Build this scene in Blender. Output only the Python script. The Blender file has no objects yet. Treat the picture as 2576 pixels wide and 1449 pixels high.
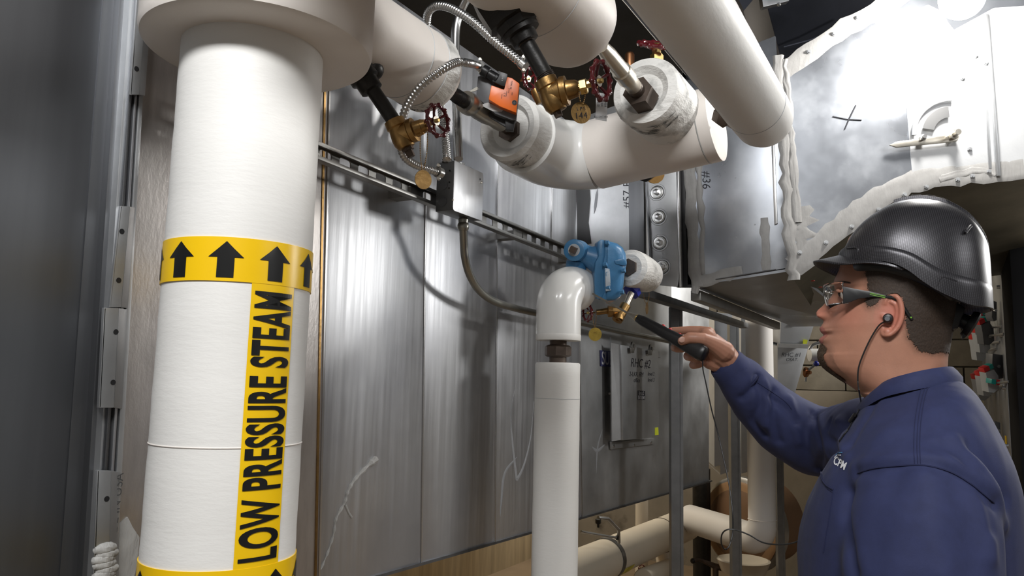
import bpy, bmesh, math, random
import numpy as np
from mathutils import Vector, Matrix, noise
from mathutils.bvhtree import BVHTree

random.seed(7)
sc = bpy.context.scene
COL = sc.collection
PI = math.pi
V = Vector

# ------------------------------------------------------------------ camera
# world: X runs along the sheet-metal wall (away), Y towards that wall, Z up; lens is at 1.5 m
FPX = 1900.0
CAM = V((0, 0, 1.5))
_p = math.radians(7.0); _a = math.radians(30.0)
FWD = V((math.cos(_p)*math.cos(_a), math.cos(_p)*math.sin(_a), math.sin(_p)))
_r0 = V((math.sin(_a), -math.cos(_a), 0)); _u0 = _r0.cross(FWD)
_s = 0.024; _c = math.sqrt(1-_s*_s)
RGT = _r0*_c + _u0*_s
UPV = _u0*_c - _r0*_s
cam = bpy.data.cameras.new('camera'); camo = bpy.data.objects.new('camera', cam); COL.objects.link(camo)
cam.sensor_width = 36; cam.lens = FPX/2576*36; cam.clip_start = 0.05; cam.clip_end = 60
camo.matrix_world = Matrix(((RGT.x, UPV.x, -FWD.x, CAM.x), (RGT.y, UPV.y, -FWD.y, CAM.y), (RGT.z, UPV.z, -FWD.z, CAM.z), (0, 0, 0, 1)))
sc.camera = camo
sc.view_settings.view_transform = 'Standard'
sc.view_settings.look = 'None'
sc.view_settings.gamma = 1
sc.view_settings.use_curve_mapping = False
sc.view_settings.exposure = 0.22

w = bpy.data.worlds.new('world'); sc.world = w; w.use_nodes = True
w.node_tree.nodes['Background'].inputs[0].default_value = (0.80, 0.88, 1.0, 1)
w.node_tree.nodes['Background'].inputs[1].default_value = 0.16

def area(name, loc, target, sx, sy, power, col=(1, 1, 1)):
    l = bpy.data.lights.new(name, 'AREA'); l.shape = 'RECTANGLE'; l.size = sx; l.size_y = sy
    l.energy = power; l.color = col
    o = bpy.data.objects.new(name, l); COL.objects.link(o); o.location = loc
    o.rotation_euler = (V(target)-V(loc)).to_track_quat('-Z', 'Y').to_euler()
    return o
def pointl(name, loc, power, rad, col=(1, 1, 1)):
    l = bpy.data.lights.new(name, 'POINT'); l.energy = power; l.shadow_soft_size = rad; l.color = col
    o = bpy.data.objects.new(name, l); COL.objects.link(o); o.location = loc
    return o
BULB = 190.0        # emission of the bare globe lamp by the duct
# aisle and under-plenum lights are unseen area lights added as fill
area('aisle_fill', (-0.5, -0.15, 2.85), (0.9, 0.6, 1.2), 1.1, 0.25, 40, (1, 1, 1))
area('far_aisle_fill', (5.2, -1.2, 2.8), (5.2, 1.0, 0.8), 1.2, 0.25, 75, (1, .97, .92))
area('under_plenum_fill', (4.4, 2.7, 2.7), (4.4, 2.2, 0.5), 1.2, 0.3, 34, (1, .90, .74))
area('work_lamp', (2.85, -1.0, 2.06), (1.3, 1.0, 1.75), 0.26, 0.26, 8.5, (1, .99, .97))
area('left_aisle_fill', (1.0, -2.5, 2.8), (0.6, 1.0, 1.0), 1.2, 0.3, 12, (1, 1, 1))

# ------------------------------------------------------------------ pixel -> world
def ray(px, py):
    return (FWD + RGT*((px-1288)/FPX) + UPV*((724.5-py)/FPX))
def P(px, py, d): return CAM + ray(px, py)*d
def pl(px, py, p0, n):
    r = ray(px, py); n = V(n)
    return CAM + r*((V(p0)-CAM).dot(n)/r.dot(n))
def WY(px, py, y=1.0): return pl(px, py, (0, y, 0), (0, 1, 0))
def WX(px, py, x): return pl(px, py, (x, 0, 0), (1, 0, 0))
def WZ(px, py, z): return pl(px, py, (0, 0, z), (0, 0, 1))
def R(r, d): return r*d/FPX
def depth(p): return (V(p)-CAM).dot(FWD)

# ------------------------------------------------------------------ mesh building
class MB:
    def __init__(s): s.v = []; s.f = []
    def add(s, vs, fs):
        b = len(s.v); s.v += [tuple(v) for v in vs]; s.f += [tuple(i+b for i in f) for f in fs]; return s
    def box(s, c, sx, sy, sz, ax=None):
        if ax is None: ax = (V((1, 0, 0)), V((0, 1, 0)), V((0, 0, 1)))
        c = V(c); vs = []
        for k in (-1, 1):
            for j in (-1, 1):
                for i in (-1, 1): vs.append(c+ax[0]*(i*sx/2)+ax[1]*(j*sy/2)+ax[2]*(k*sz/2))
        return s.add(vs, [(0, 2, 3, 1), (4, 5, 7, 6), (0, 1, 5, 4), (2, 6, 7, 3), (0, 4, 6, 2), (1, 3, 7, 5)])
    def prism(s, poly, ext):
        """closed polygon (3D points) extruded by vector ext"""
        n = len(poly); ext = V(ext); poly = [V(p) for p in poly]
        vs = poly+[p+ext for p in poly]
        fs = [tuple(range(n)), tuple(reversed(range(n, 2*n)))]
        fs += [(i, i+n, (i+1) % n+n, (i+1) % n) for i in range(n)]
        return s.add(vs, fs)
    def tube(s, pts, rad, seg=14, cap=True, sq=1.0, upv=None, rot=0.0):
        pts = [V(p) for p in pts]; n = len(pts)
        if not hasattr(rad, '__len__'): rad = [rad]*n
        tan = []
        for i in range(n):
            a = pts[max(i-1, 0)]; b = pts[min(i+1, n-1)]
            t = (b-a); tan.append(t.normalized() if t.length > 1e-9 else (tan[-1] if tan else V((0, 0, 1))))
        t0 = tan[0]; u = V(upv) if upv is not None else (V((0, 0, 1)) if abs(t0.z) < .9 else V((1, 0, 0)))
        u = (u-t0*u.dot(t0)).normalized(); rings = []
        for i in range(n):
            t = tan[i]; u = (u-t*u.dot(t)); u.normalize(); w_ = t.cross(u)
            rr = rad[i]
            rings.append([pts[i]+u*(rr*math.cos(a))+w_*(rr*sq*math.sin(a)) for a in [rot+2*PI*k/seg for k in range(seg)]])
        vs = [p for r_ in rings for p in r_]; fs = []
        for i in range(n-1):
            for k in range(seg):
                k2 = (k+1) % seg
                fs.append((i*seg+k, i*seg+k2, (i+1)*seg+k2, (i+1)*seg+k))
        if cap: fs += [tuple(reversed(range(seg))), tuple(range((n-1)*seg, n*seg))]
        return s.add(vs, fs)
    def lathe(s, o, ax, prof, seg=32, upv=None, rot=0.0):
        ax = V(ax).normalized(); o = V(o)
        u = V(upv) if upv is not None else (V((0, 0, 1)) if abs(ax.z) < .9 else V((1, 0, 0)))
        u = (u-ax*u.dot(ax)).normalized(); w_ = ax.cross(u); vs = []; fs = []; n = len(prof)
        for t, r in prof:
            r = max(r, 1e-5)
            for k in range(seg):
                a = rot+2*PI*k/seg
                vs.append(o+ax*t+u*(r*math.cos(a))+w_*(r*math.sin(a)))
        for i in range(n-1):
            for k in range(seg):
                k2 = (k+1) % seg
                fs.append((i*seg+k, i*seg+k2, (i+1)*seg+k2, (i+1)*seg+k))
        fs += [tuple(reversed(range(seg))), tuple(range((n-1)*seg, n*seg))]
        return s.add(vs, fs)
    def ball(s, c, r, seg=14, rings=9, ax=(0, 0, 1), k=1.0):
        return s.lathe(c, ax, [(-r*k*math.cos(PI*i/rings), r*math.sin(PI*i/rings)) for i in range(rings+1)], seg)
    def grid(s, rows, closed=False):
        n = len(rows); m = len(rows[0]); vs = [p for r in rows for p in r]; fs = []
        for i in range(n-1):
            for j in range(m if closed else m-1):
                j2 = (j+1) % m
                fs.append((i*m+j, i*m+j2, (i+1)*m+j2, (i+1)*m+j))
        return s.add(vs, fs)
    def caps(s, pa, pb, ra, rb, seg=12):
        """tapered capsule"""
        pa = V(pa); pb = V(pb); ax = pb-pa; L = ax.length
        pr = [(-ra*math.cos(a), ra*math.sin(a)) for a in [PI/2*i/4 for i in range(5)]]
        pr += [(L+rb*math.sin(a), rb*math.cos(a)) for a in [PI/2*i/4 for i in range(5)]]
        return s.lathe(pa, ax, pr, seg)

def mesh_from(mb, name, angle=35, smooth=True, bevel=0, solid=0):
    me = bpy.data.meshes.new(name); me.from_pydata(mb.v, [], mb.f)
    bm = bmesh.new(); bm.from_mesh(me)
    bmesh.ops.recalc_face_normals(bm, faces=bm.faces)
    if bevel:
        es = [e for e in bm.edges if len(e.link_faces) == 2 and e.calc_face_angle(0) > .5]
        try: bmesh.ops.bevel(bm, geom=es, offset=bevel, segments=2, affect='EDGES', profile=.6, clamp_overlap=True)
        except Exception: pass
    bm.to_mesh(me); bm.free()
    if smooth:
        for p_ in me.polygons: p_.use_smooth = True
        me.set_sharp_from_angle(angle=math.radians(angle))
    return me
def part(name, mb, mat, parent=None, **k):
    me = mb if isinstance(mb, bpy.types.Mesh) else mesh_from(mb, name, **k)
    me.materials.clear(); me.materials.append(mat)
    o = bpy.data.objects.new(name, me); COL.objects.link(o)
    if parent is not None:
        o.parent = parent
        if parent.type == 'EMPTY': o.location = -parent.location
    return o
def thing(name, label, cat, loc, group=None):
    o = bpy.data.objects.new(name, None); COL.objects.link(o); o.location = V(loc); o.empty_display_size = .05
    o['label'] = label; o['category'] = cat
    if group: o['group'] = group
    return o
def tag(o, label, cat, group=None):
    o['label'] = label; o['category'] = cat
    if group: o['group'] = group
    return o
def single(name, mb, mat, label, cat, group=None, **k): return tag(part(name, mb, mat, None, **k), label, cat, group)
def struct(name, mb, mat, **k):
    o = part(name, mb, mat, None, **k); o['kind'] = 'structure'; return o
def curve(pts, n=8):
    """Catmull-Rom through points"""
    pts = [V(p) for p in pts]; q = [pts[0]*2-pts[1]]+pts+[pts[-1]*2-pts[-2]]; out = []
    for i in range(1, len(q)-2):
        for k in range(n):
            t = k/n; a, b, c, d = q[i-1:i+3]
            out.append(.5*((2*b)+(c-a)*t+(2*a-5*b+4*c-d)*t*t+(-a+3*b-3*c+d)*t**3))
    out.append(pts[-1]); return out
def resample(pts, step):
    out = [pts[0].copy()]; acc = 0
    for a, b in zip(pts, pts[1:]):
        L = (b-a).length; t = step-acc
        while t <= L and L > 0:
            out.append(a.lerp(b, t/L)); t += step
        acc = (acc+L) % step if L else acc
        acc = L-(t-step) if True else acc
    return out
def text_mesh(txt, size=1.0, sx=1.0, bold=0.0, shear=0.0, space=1.0, align='CENTER', cuts=0, cutv=0):
    cu = bpy.data.curves.new('t', 'FONT'); cu.body = txt; cu.size = size; cu.offset = bold; cu.shear = shear
    cu.space_character = space; cu.align_x = align; cu.align_y = 'CENTER'; cu.resolution_u = 6
    o = bpy.data.objects.new('t', cu); COL.objects.link(o)
    dg = bpy.context.evaluated_depsgraph_get(); me = bpy.data.meshes.new_from_object(o.evaluated_get(dg))
    bpy.data.objects.remove(o); bpy.data.curves.remove(cu)
    bm = bmesh.new(); bm.from_mesh(me)
    ys = [v.co.y for v in bm.verts]; xs = [v.co.x for v in bm.verts]
    for (cn, lo, hi, nv) in ((cutv, min(ys), max(ys), (0, 1, 0)), (cuts, min(xs), max(xs), (1, 0, 0))):
        for i in range(1, cn):
            t = lo+(hi-lo)*i/cn
            bmesh.ops.bisect_plane(bm, geom=bm.verts[:]+bm.edges[:]+bm.faces[:], plane_co=(t*nv[0], t*nv[1], 0), plane_no=nv)
    for v in bm.verts: v.co.x *= sx
    mb = MB(); bm.verts.index_update()
    mb.v = [tuple(v.co) for v in bm.verts]; mb.f = [tuple(v.index for v in f.verts) for f in bm.faces]
    bm.free(); bpy.data.meshes.remove(me); return mb
def mapmb(mb, fn):
    o = MB(); o.v = [tuple(fn(*v)) for v in mb.v]; o.f = mb.f; return o
def text_on(txt, o, u, v, size, **k):
    u = V(u).normalized(); v = V(v); v = (v-u*v.dot(u)).normalized(); o = V(o)
    return mapmb(text_mesh(txt, size, **k), lambda x, y, z: o+u*x+v*y)
def remeshed(mb, voxel, smooth=4, name='m'):
    """union of overlapping closed lumps as ONE continuous surface"""
    me = bpy.data.meshes.new(name); me.from_pydata(mb.v, [], mb.f)
    bm = bmesh.new(); bm.from_mesh(me); bmesh.ops.recalc_face_normals(bm, faces=bm.faces); bm.to_mesh(me); bm.free()
    o = bpy.data.objects.new(name, me); COL.objects.link(o)
    m = o.modifiers.new('r', 'REMESH'); m.mode = 'VOXEL'; m.voxel_size = voxel; m.adaptivity = 0
    if smooth:
        s_ = o.modifiers.new('s', 'SMOOTH'); s_.factor = .5; s_.iterations = smooth
    dg = bpy.context.evaluated_depsgraph_get(); r = bpy.data.meshes.new_from_object(o.evaluated_get(dg))
    bpy.data.objects.remove(o); bpy.data.meshes.remove(me)
    for p_ in r.polygons: p_.use_smooth = True
    return r

# ------------------------------------------------------------------ materials
def mat(name, col, rough=.5, metal=0, var=0, vscale=8, vstretch=(1, 1, 1), bump=0, bscale=60, bstretch=(1, 1, 1),
        col2=None, c2lo=.5, c2hi=.65, c2scale=6, c2detail=6, rvar=0, spec=.5, trans=0, emit=None, estr=0, coat=0, sheen=0, sss=0, bdist=.002):
    m = bpy.data.materials.new(name); m.use_nodes = True; nt = m.node_tree; N = nt.nodes; L = nt.links
    b = N['Principled BSDF']
    b.inputs['Roughness'].default_value = rough; b.inputs['Metallic'].default_value = metal
    b.inputs['Specular IOR Level'].default_value = spec; b.inputs['Transmission Weight'].default_value = trans
    b.inputs['Coat Weight'].default_value = coat
    if sheen: b.inputs['Sheen Weight'].default_value = sheen
    if sss:
        b.inputs['Subsurface Weight'].default_value = sss; b.inputs['Subsurface Radius'].default_value = (.01, .004, .002)
        b.inputs['Subsurface Scale'].default_value = 1
    tc = N.new('ShaderNodeTexCoord')
    def nz(scale, stretch, detail=5, rough_=.6):
        mp = N.new('ShaderNodeMapping'); mp.inputs['Scale'].default_value = stretch; L.new(tc.outputs['Object'], mp.inputs[0])
        n = N.new('ShaderNodeTexNoise'); n.inputs['Scale'].default_value = scale; n.inputs['Detail'].default_value = detail
        n.inputs['Roughness'].default_value = rough_
        L.new(mp.outputs[0], n.inputs['Vector']); return n
    cur = None
    if var:
        n = nz(vscale, vstretch); r = N.new('ShaderNodeMapRange')
        r.inputs['From Min'].default_value = .3; r.inputs['From Max'].default_value = .7
        r.inputs['To Min'].default_value = 1-var; r.inputs['To Max'].default_value = 1+var
        L.new(n.outputs[0], r.inputs[0])
        vm = N.new('ShaderNodeVectorMath'); vm.operation = 'SCALE'; vm.inputs[0].default_value = col[:3]
        L.new(r.outputs[0], vm.inputs['Scale']); cur = vm.outputs[0]
    if col2 is not None:
        n = nz(c2scale, (1, 1, 1), c2detail); r = N.new('ShaderNodeMapRange')
        r.inputs['From Min'].default_value = c2lo; r.inputs['From Max'].default_value = c2hi
        L.new(n.outputs[0], r.inputs[0]); mx = N.new('ShaderNodeMix'); mx.data_type = 'RGBA'
        L.new(r.outputs[0], mx.inputs[0])
        if cur: L.new(cur, mx.inputs[6])
        else: mx.inputs[6].default_value = (*col, 1)
        mx.inputs[7].default_value = (*col2, 1); cur = mx.outputs[2]
    if cur: L.new(cur, b.inputs['Base Color'])
    else: b.inputs['Base Color'].default_value = (*col, 1)
    if rvar:
        n = nz(vscale*.7, vstretch); r = N.new('ShaderNodeMapRange')
        r.inputs['From Min'].default_value = .3; r.inputs['From Max'].default_value = .7
        r.inputs['To Min'].default_value = rough-rvar; r.inputs['To Max'].default_value = rough+rvar
        L.new(n.outputs[0], r.inputs[0]); L.new(r.outputs[0], b.inputs['Roughness'])
    if bump:
        n = nz(bscale, bstretch, 4); bp = N.new('ShaderNodeBump'); bp.inputs['Strength'].default_value = bump
        bp.inputs['Distance'].default_value = bdist
        L.new(n.outputs[0], bp.inputs['Height']); L.new(bp.outputs[0], b.inputs['Normal'])
    if emit:
        b.inputs['Emission Color'].default_value = (*emit, 1); b.inputs['Emission Strength'].default_value = estr
    return m
BR = (1, 1, .03)   # vertical brushing
M = dict(
 galv=mat('galvanized_sheet', (.60, .61, .63), .40, .90, var=.10, vscale=90, vstretch=BR, rvar=.08, bump=.12, bscale=260, bstretch=BR, bdist=.0008, col2=(.47, .48, .51), c2lo=.42, c2hi=.66, c2scale=2.6, c2detail=4),
 galv2=mat('galvanized_dull', (.47, .48, .49), .44, .88, var=.15, vscale=7, rvar=.08, bump=.1, bscale=40),
 galvk=mat('galvanized_shadowy', (.14, .145, .155), .40, .92, var=.10, vscale=20, vstretch=BR, rvar=.05, col2=(.09, .095, .105), c2lo=.4, c2hi=.65, c2scale=1.6, c2detail=2),  # dark reflection on the left sheet put into its base colour
 galvf=mat('galvanized_far', (.46, .48, .51), .45, .45, var=.06, vscale=10),
 post=mat('strut_steel', (.25, .255, .26), .42, .85, var=.1, vscale=20),
 sealantb=mat('pale_sealant', (.30, .295, .285), .6, 0, var=.10, vscale=30, bump=.6, bscale=60, bstretch=(1, 1, .3), bdist=.003),
 galvd=mat('galvanized_dark', (.20, .205, .215), .45, 1, var=.12, vscale=30, vstretch=BR, rvar=.06),
 pink=mat('galvanized_warm_reflection', (.58, .55, .53), .42, .9, var=.10, vscale=60, vstretch=(1, 1, .2), bump=.3, bscale=120, bstretch=(1, 1, .4)),  # pinkish reflection painted in as the colour of this sheet
 shiny=mat('galvanized_shiny', (.36, .38, .415), .33, .88, var=.10, vscale=5, rvar=.09, bump=.10, bscale=4, bdist=.004, col2=(.46, .48, .51), c2lo=.5, c2hi=.72, c2scale=7, c2detail=10),
 duct_dark=mat('dark_duct', (.075, .08, .10), .5, .8, var=.2, vscale=4),
 emt=mat('steel_conduit', (.62, .62, .61), .28, 1, var=.08, vscale=20),
 emtold=mat('oily_conduit', (.36, .355, .32), .33, 1, var=.15, vscale=20),
 chan=mat('channel_steel', (.33, .325, .31), .38, 1, var=.15, vscale=15),
 seam=mat('seam_steel', (.62, .62, .62), .3, 1),
 white=mat('white_jacket', (.80, .79, .76), .55, 0, var=.015, vscale=9, bump=.20, bscale=38, bstretch=(1, 1, 3.5), bdist=.0018),
 whitep=mat('white_paper_jacket', (.78, .73, .68), .52, 0, var=.03, vscale=5, bump=.18, bscale=45),
 pvc=mat('white_pvc', (.84, .84, .82), .24, 0, var=.01, vscale=5, bump=.04, bscale=12, coat=.3),
 mastic=mat('smudged_mastic', (.74, .73, .70), .6, 0, col2=(.16, .16, .15), c2lo=.53, c2hi=.68, c2scale=9, c2detail=9, bump=.8, bscale=28, bstretch=(1, 1, 2.5), bdist=.005),
 smudge=mat('smudge', (.10, .10, .095), .8, 0),
 sealant=mat('grey_sealant', (.38, .375, .36), .6, 0, var=.10, vscale=30, bump=1.0, bscale=60, bstretch=(1, 1, .3), bdist=.004),
 iron=mat('black_iron', (.018, .017, .016), .42, .3, var=.4, vscale=25, bump=.5, bscale=45),
 rust=mat('brown_iron', (.10, .075, .06), .5, .6, var=.3, vscale=20, bump=.3, bscale=60),
 brass=mat('tarnished_brass', (.36, .22, .085), .36, 1, var=.22, vscale=30, bump=.25, bscale=90),
 brassb=mat('bright_brass', (.72, .52, .20), .28, 1, var=.1, vscale=20),
 nickel=mat('nickel_valve', (.52, .49, .43), .36, 1, var=.12, vscale=25, bump=.15, bscale=70),
 red=mat('red_enamel', (.10, .008, .012), .22, 0, var=.2, vscale=20, coat=.5),
 orange=mat('orange_plastic', (.78, .15, .012), .35, 0),
 gplast=mat('grey_plastic', (.11, .115, .125), .45, 0),
 lgplast=mat('light_grey_plastic', (.42, .44, .46), .45, 0),
 bplast=mat('black_plastic', (.012, .012, .013), .38, 0, bump=.05),
 yellow=mat('yellow_vinyl', (.90, .56, .005), .30, 0, bump=.15, bscale=30, bdist=.002),
 print=mat('black_print', (.010, .010, .010), .28, 0),
 ink=mat('marker_ink', (.012, .012, .02), .5, 0),
 whiteprint=mat('white_print', (.78, .79, .82), .6, 0),
 bluepaint=mat('blue_paint', (.055, .19, .37), .34, 0, var=.10, vscale=12, bump=.35, bscale=120, bdist=.0015),
 bluepl=mat('deep_blue', (.02, .03, .30), .4, 0),
 bluesign=mat('blue_sign', (.045, .05, .16), .5, 0),
 limegreen=mat('lime_sticker', (.62, .68, .03), .5, 0),
 copper=mat('copper', (.36, .17, .08), .4, 1, var=.2, vscale=20),
 skin=mat('skin', (.42, .205, .135), .46, 0, var=.08, vscale=35, bump=.22, bscale=420, sss=.08, bdist=.0006),
 nail=mat('nail', (.62, .38, .30), .3, 0),
 lips=mat('lips', (.36, .13, .10), .45, 0),
 hair=mat('hair', (.035, .021, .013), .65, 0, var=.35, vscale=500, bump=.5, bscale=900, bstretch=(1, 1, .35), bdist=.001),
 navy=mat('navy_jersey', (.020, .027, .088), .8, 0, var=.10, vscale=60, bump=.25, bscale=800, sheen=.02, bdist=.0006),
 navyd=mat('navy_stitch', (.013, .017, .060), .9, 0),
 trousers=mat('dark_trousers', (.03, .032, .04), .9, 0, bump=.3, bscale=300),
 boot=mat('boot_leather', (.03, .02, .014), .6, 0, bump=.3, bscale=80),
 cable=mat('black_cable', (.012, .012, .012), .4, 0),
 redpl=mat('red_plastic', (.60, .02, .02), .35, 0),
 teal=mat('teal_plastic', (.01, .30, .27), .35, 0),
 green=mat('green_line', (.18, .42, .05), .4, 0),
 conc=mat('concrete', (.23, .20, .155), .85, 0, var=.15, vscale=3, bump=.4, bscale=14, col2=(.09, .075, .055), c2lo=.62, c2hi=.72, c2scale=2.2),
 form=mat('board_marked_concrete', (.34, .26, .15), .8, 0, var=.28, vscale=14, vstretch=(1, 1, .08), bump=.3, bscale=20, bstretch=(1, 1, .1)),
 block=mat('painted_block', (.17, .15, .115), .85, 0, var=.12, vscale=12, bump=.5, bscale=60),
 mortar=mat('mortar', (.12, .105, .08), .9, 0),
 floor=mat('floor_concrete', (.27, .20, .13), .7, 0, var=.18, vscale=3, bump=.2, bscale=20),
 ceil=mat('dark_ceiling', (.018, .019, .022), .85, 0, var=.3, vscale=4, bump=.3, bscale=20),
 offwhite=mat('off_white_jacket', (.70, .68, .66), .45, 0, var=.03, vscale=4, bump=.08, bscale=30),
 paint=mat('pale_painted_wall', (.52, .53, .54), .6, 0, var=.05, vscale=3, bump=.2, bscale=30),
 beige=mat('beige_jacket', (.66, .60, .50), .5, 0, var=.04, vscale=4, bump=.1, bscale=30),
 tan=mat('tan_tank', (.24, .14, .08), .5, 0, var=.1, vscale=4),
 bulb=mat('lamp_glass', (1, 1, 1), .3, 0, emit=(1, .97, .93), estr=BULB),
 lampcol=mat('lamp_collar', (.55, .55, .55), .4, 0),
)
# helmet: glossy dark shell with woven carbon-fibre print
def helmet_mat():
    m = mat('carbon_print_shell', (.045, .043, .047), .36, .5, coat=.0)
    nt = m.node_tree; N = nt.nodes; L = nt.links; b = N['Principled BSDF']
    tc = N.new('ShaderNodeTexCoord'); 
    def wave(rot, sc_):
        mp = N.new('ShaderNodeMapping'); mp.inputs['Rotation'].default_value = rot; L.new(tc.outputs['Object'], mp.inputs[0])
        wv = N.new('ShaderNodeTexWave'); wv.inputs['Scale'].default_value = sc_; wv.inputs['Distortion'].default_value = .0
        L.new(mp.outputs[0], wv.inputs[0]); return wv
    a = wave((0, .5, 1.4), 110); c = wave((0, 1.0, .2), 170)
    mu = N.new('ShaderNodeMath'); mu.operation = 'MULTIPLY'; L.new(a.outputs['Fac'], mu.inputs[0]); L.new(c.outputs['Fac'], mu.inputs[1])
    mx = N.new('ShaderNodeMix'); mx.data_type = 'RGBA'; mx.inputs[6].default_value = (.026, .025, .028, 1); mx.inputs[7].default_value = (.10, .098, .108, 1)
    L.new(mu.outputs[0], mx.inputs[0]); L.new(mx.outputs[2], b.inputs['Base Color']); return m
M['helmet'] = helmet_mat()
def glass_mat():
    m = mat('clear_lens', (1, 1, 1), .03, 0, trans=1); m.node_tree.nodes['Principled BSDF'].inputs['IOR'].default_value = 1.25
    return m
M['lens'] = glass_mat()

def skin_tones():
    """skin with cropped-hair shadow and flushed ears read from vertex attributes of the head"""
    nt = M['skin'].node_tree; N = nt.nodes; L = nt.links; b = N['Principled BSDF']
    src = b.inputs['Base Color'].links[0].from_socket
    for nm, col in (('flush', (.52, .17, .12, 1)), ('stubble', (.045, .028, .018, 1))):
        at = N.new('ShaderNodeAttribute'); at.attribute_name = nm
        mx = N.new('ShaderNodeMix'); mx.data_type = 'RGBA'; mx.inputs[7].default_value = col
        L.new(at.outputs['Fac'], mx.inputs[0]); L.new(src, mx.inputs[6]); src = mx.outputs[2]
    L.new(src, b.inputs['Base Color'])
skin_tones()
XD = V((1, 0, 0)); ZD = V((0, 0, 1)); YD = V((0, 1, 0))
# ================================================================== room shell
struct('floor', MB().box((2.4, .2, -.05), 8.4, 7.2, .1), M['floor'])
struct('ceiling', MB().box((2.4, .2, 3.05), 8.4, 7.2, .1), M['ceil'])
XB = 6.45
wb = struct('wall_back', MB().box((XB+.1, .2, 1.5), .1, 7.2, 3), M['mortar'])
# lower poured part, blocks above
part('poured_course', MB().box((XB+.02, .2, .74), .06, 7.2, 1.48), M['conc'], wb)
bw = MB().box((0, 0, 0), .04, .39, .19); bme = mesh_from(bw, 'block', bevel=.006); bme.materials.append(M['block'])
for r_ in range(7):
    for c_ in range(13):
        o = bpy.data.objects.new('block', bme); COL.objects.link(o); o.parent = wb
        o.location = (XB+.04+random.uniform(-.002, .002), -1.9+c_*.4+(.2 if r_ % 2 else 0), 1.58+r_*.2)
struct('wall_far_side', MB().box((2.4, 3.2, 1.5), 8.4, .1, 3), M['form'])
struct('wall_right', MB().box((2.4, -3.05, 1.5), 8.4, .1, 3), M['paint'])
struct('wall_behind', MB().box((-1.75, .2, 1.5), .1, 7.2, 3), M['paint'])

# ================================================================== sheet-metal plenum (wall of ductwork)
ZT = WY(1250, 178).z
z_a = WY(975, 1446); z_b = WY(1690, 1240)
def zbot(x): return z_a.z+(z_b.z-z_a.z)*(x-z_a.x)/(z_b.x-z_a.x)
def seamline(p, q):
    a = WY(*p); b = WY(*q)
    def f(z): return a.x+(b.x-a.x)*(z-a.z)/(b.z-a.z)
    return f
sA = seamline((826, 330), (802, 1420)); sB = seamline((1070, 500), (1060, 1350)); sC = seamline((1251, 500), (1244, 1320))
sD = seamline((1388, 480), (1386, 700)); sE = seamline((1452, 480), (1463, 1300)); sF = seamline((338, 60), (268, 1400))
sG = seamline((1690, 880), (1690, 1238)); sH = seamline((1790, 880), (1790, 1200)); sL = lambda z: -1.3
plen = thing('sheet_metal_plenum', 'long galvanized duct wall of tall brushed sheets behind the white pipes', 'duct', (1.2, 1.0, 0.9))
def panel(f0, f1, y0=1.0, z0=None, z1=None, m='galv', gap=.002, name='sheet_panel', th=.03, bottom=True):
    z1 = z1 or ZT; e0 = f0(z1); e1 = f1(z1); zb0 = z0 or zbot(f0(1.1)); zb1 = z0 or zbot(f1(1.1))
    mb = MB().prism([(f0(zb0)+gap, y0, zb0), (f1(zb1)-gap, y0, zb1), (e1-gap, y0, z1), (e0+gap, y0, z1)], (0, th, 0))
    return part(name, mb, M[m], plen, bevel=.0012)
panel(sF, sA, m='pink', y0=1.0)
panel(sA, sB); panel(sB, sC); panel(sC, sD, m='galv'); panel(sD, sE, m='galv')
ZM = WY(1500, 655).z
panel(sE, sG, z1=2.0, m='galv2'); panel(sG, sH, z1=2.0, m='galv2', y0=1.012)
# standing seams
for f, w_ in ((sA, .006), (sB, .004), (sC, .004), (sD, .003), (sE, .006)):
    zb = zbot(f(1.1))
    part('seam', MB().prism([(f(zb)-w_/2, .9975, zb), (f(zb)+w_/2, .9975, zb), (f(ZT)+w_/2, .9975, ZT), (f(ZT)-w_/2, .9975, ZT)], (0, .006, 0)), M['seam'], plen, bevel=.0008)
part('seam', MB().prism([(sA(1)-.016, .9985, zbot(.9)), (sA(1)-.011, .9985, zbot(.9)), (sA(ZT)-.011, .9985, ZT), (sA(ZT)-.016, .9985, ZT)], (0, .004, 0)), M['brass'], plen)
part('inner_box', MB().box(((sH(1.5)+.42)/2, 1.24, (ZT+1.16)/2), sH(1.5)-.42-.02, .40, ZT-1.22), M['galvd'], plen)
part('bottom_lip', MB().prism([(sL(1), .996, zbot(-1.3)), (sH(1), .996, zbot(sH(1))), (sH(1), .996, zbot(sH(1))+.006), (sL(1), .996, zbot(-1.3)+.006)], (0, .03, 0)), M['galvd'], plen)
# grey hardened sealant run down the sheet
sp = [WY(*p) for p in ((945, 1155), (925, 1172), (893, 1205), (875, 1235), (866, 1265), (845, 1305), (838, 1345), (822, 1395), (800, 1446))]
sp = curve([p-V((0, .0005, 0)) for p in sp], 6)
part('sealant_drip', MB().tube(sp, [.0045+.0012*math.sin(i*1.7)+(.0028 if i < 5 else 0)-.00006*i for i in range(len(sp))], 8), M['sealant'], plen)
part('sealant_drip', MB().tube(curve([WY(*p) for p in ((868, 1270), (877, 1290), (885, 1302))], 4), .0024, 8), M['sealant'], plen)
chalk = mat('chalk_smear', (.36, .37, .39), .6, .5)
for c in (((1296, 975), (1285, 1040), (1290, 1120), (1298, 1190), (1302, 1203), (1318, 1170), (1335, 1100), (1343, 1010)),
          ((1300, 1150), (1270, 1190), (1262, 1250), (1258, 1300)), ((1515, 1080), (1503, 1130), (1500, 1190)), ((1489, 1124), (1503, 1134), (1522, 1118))):
    pts = curve([WY(*p) for p in c], 5)
    part('chalk_smear', MB().tube([p+V((0, -.0001, 0)) for p in pts], [.0012+.0045*math.sin(PI*i/(len(pts)-1)) for i in range(len(pts))], 8, sq=.08, upv=XD), chalk, plen)

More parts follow.
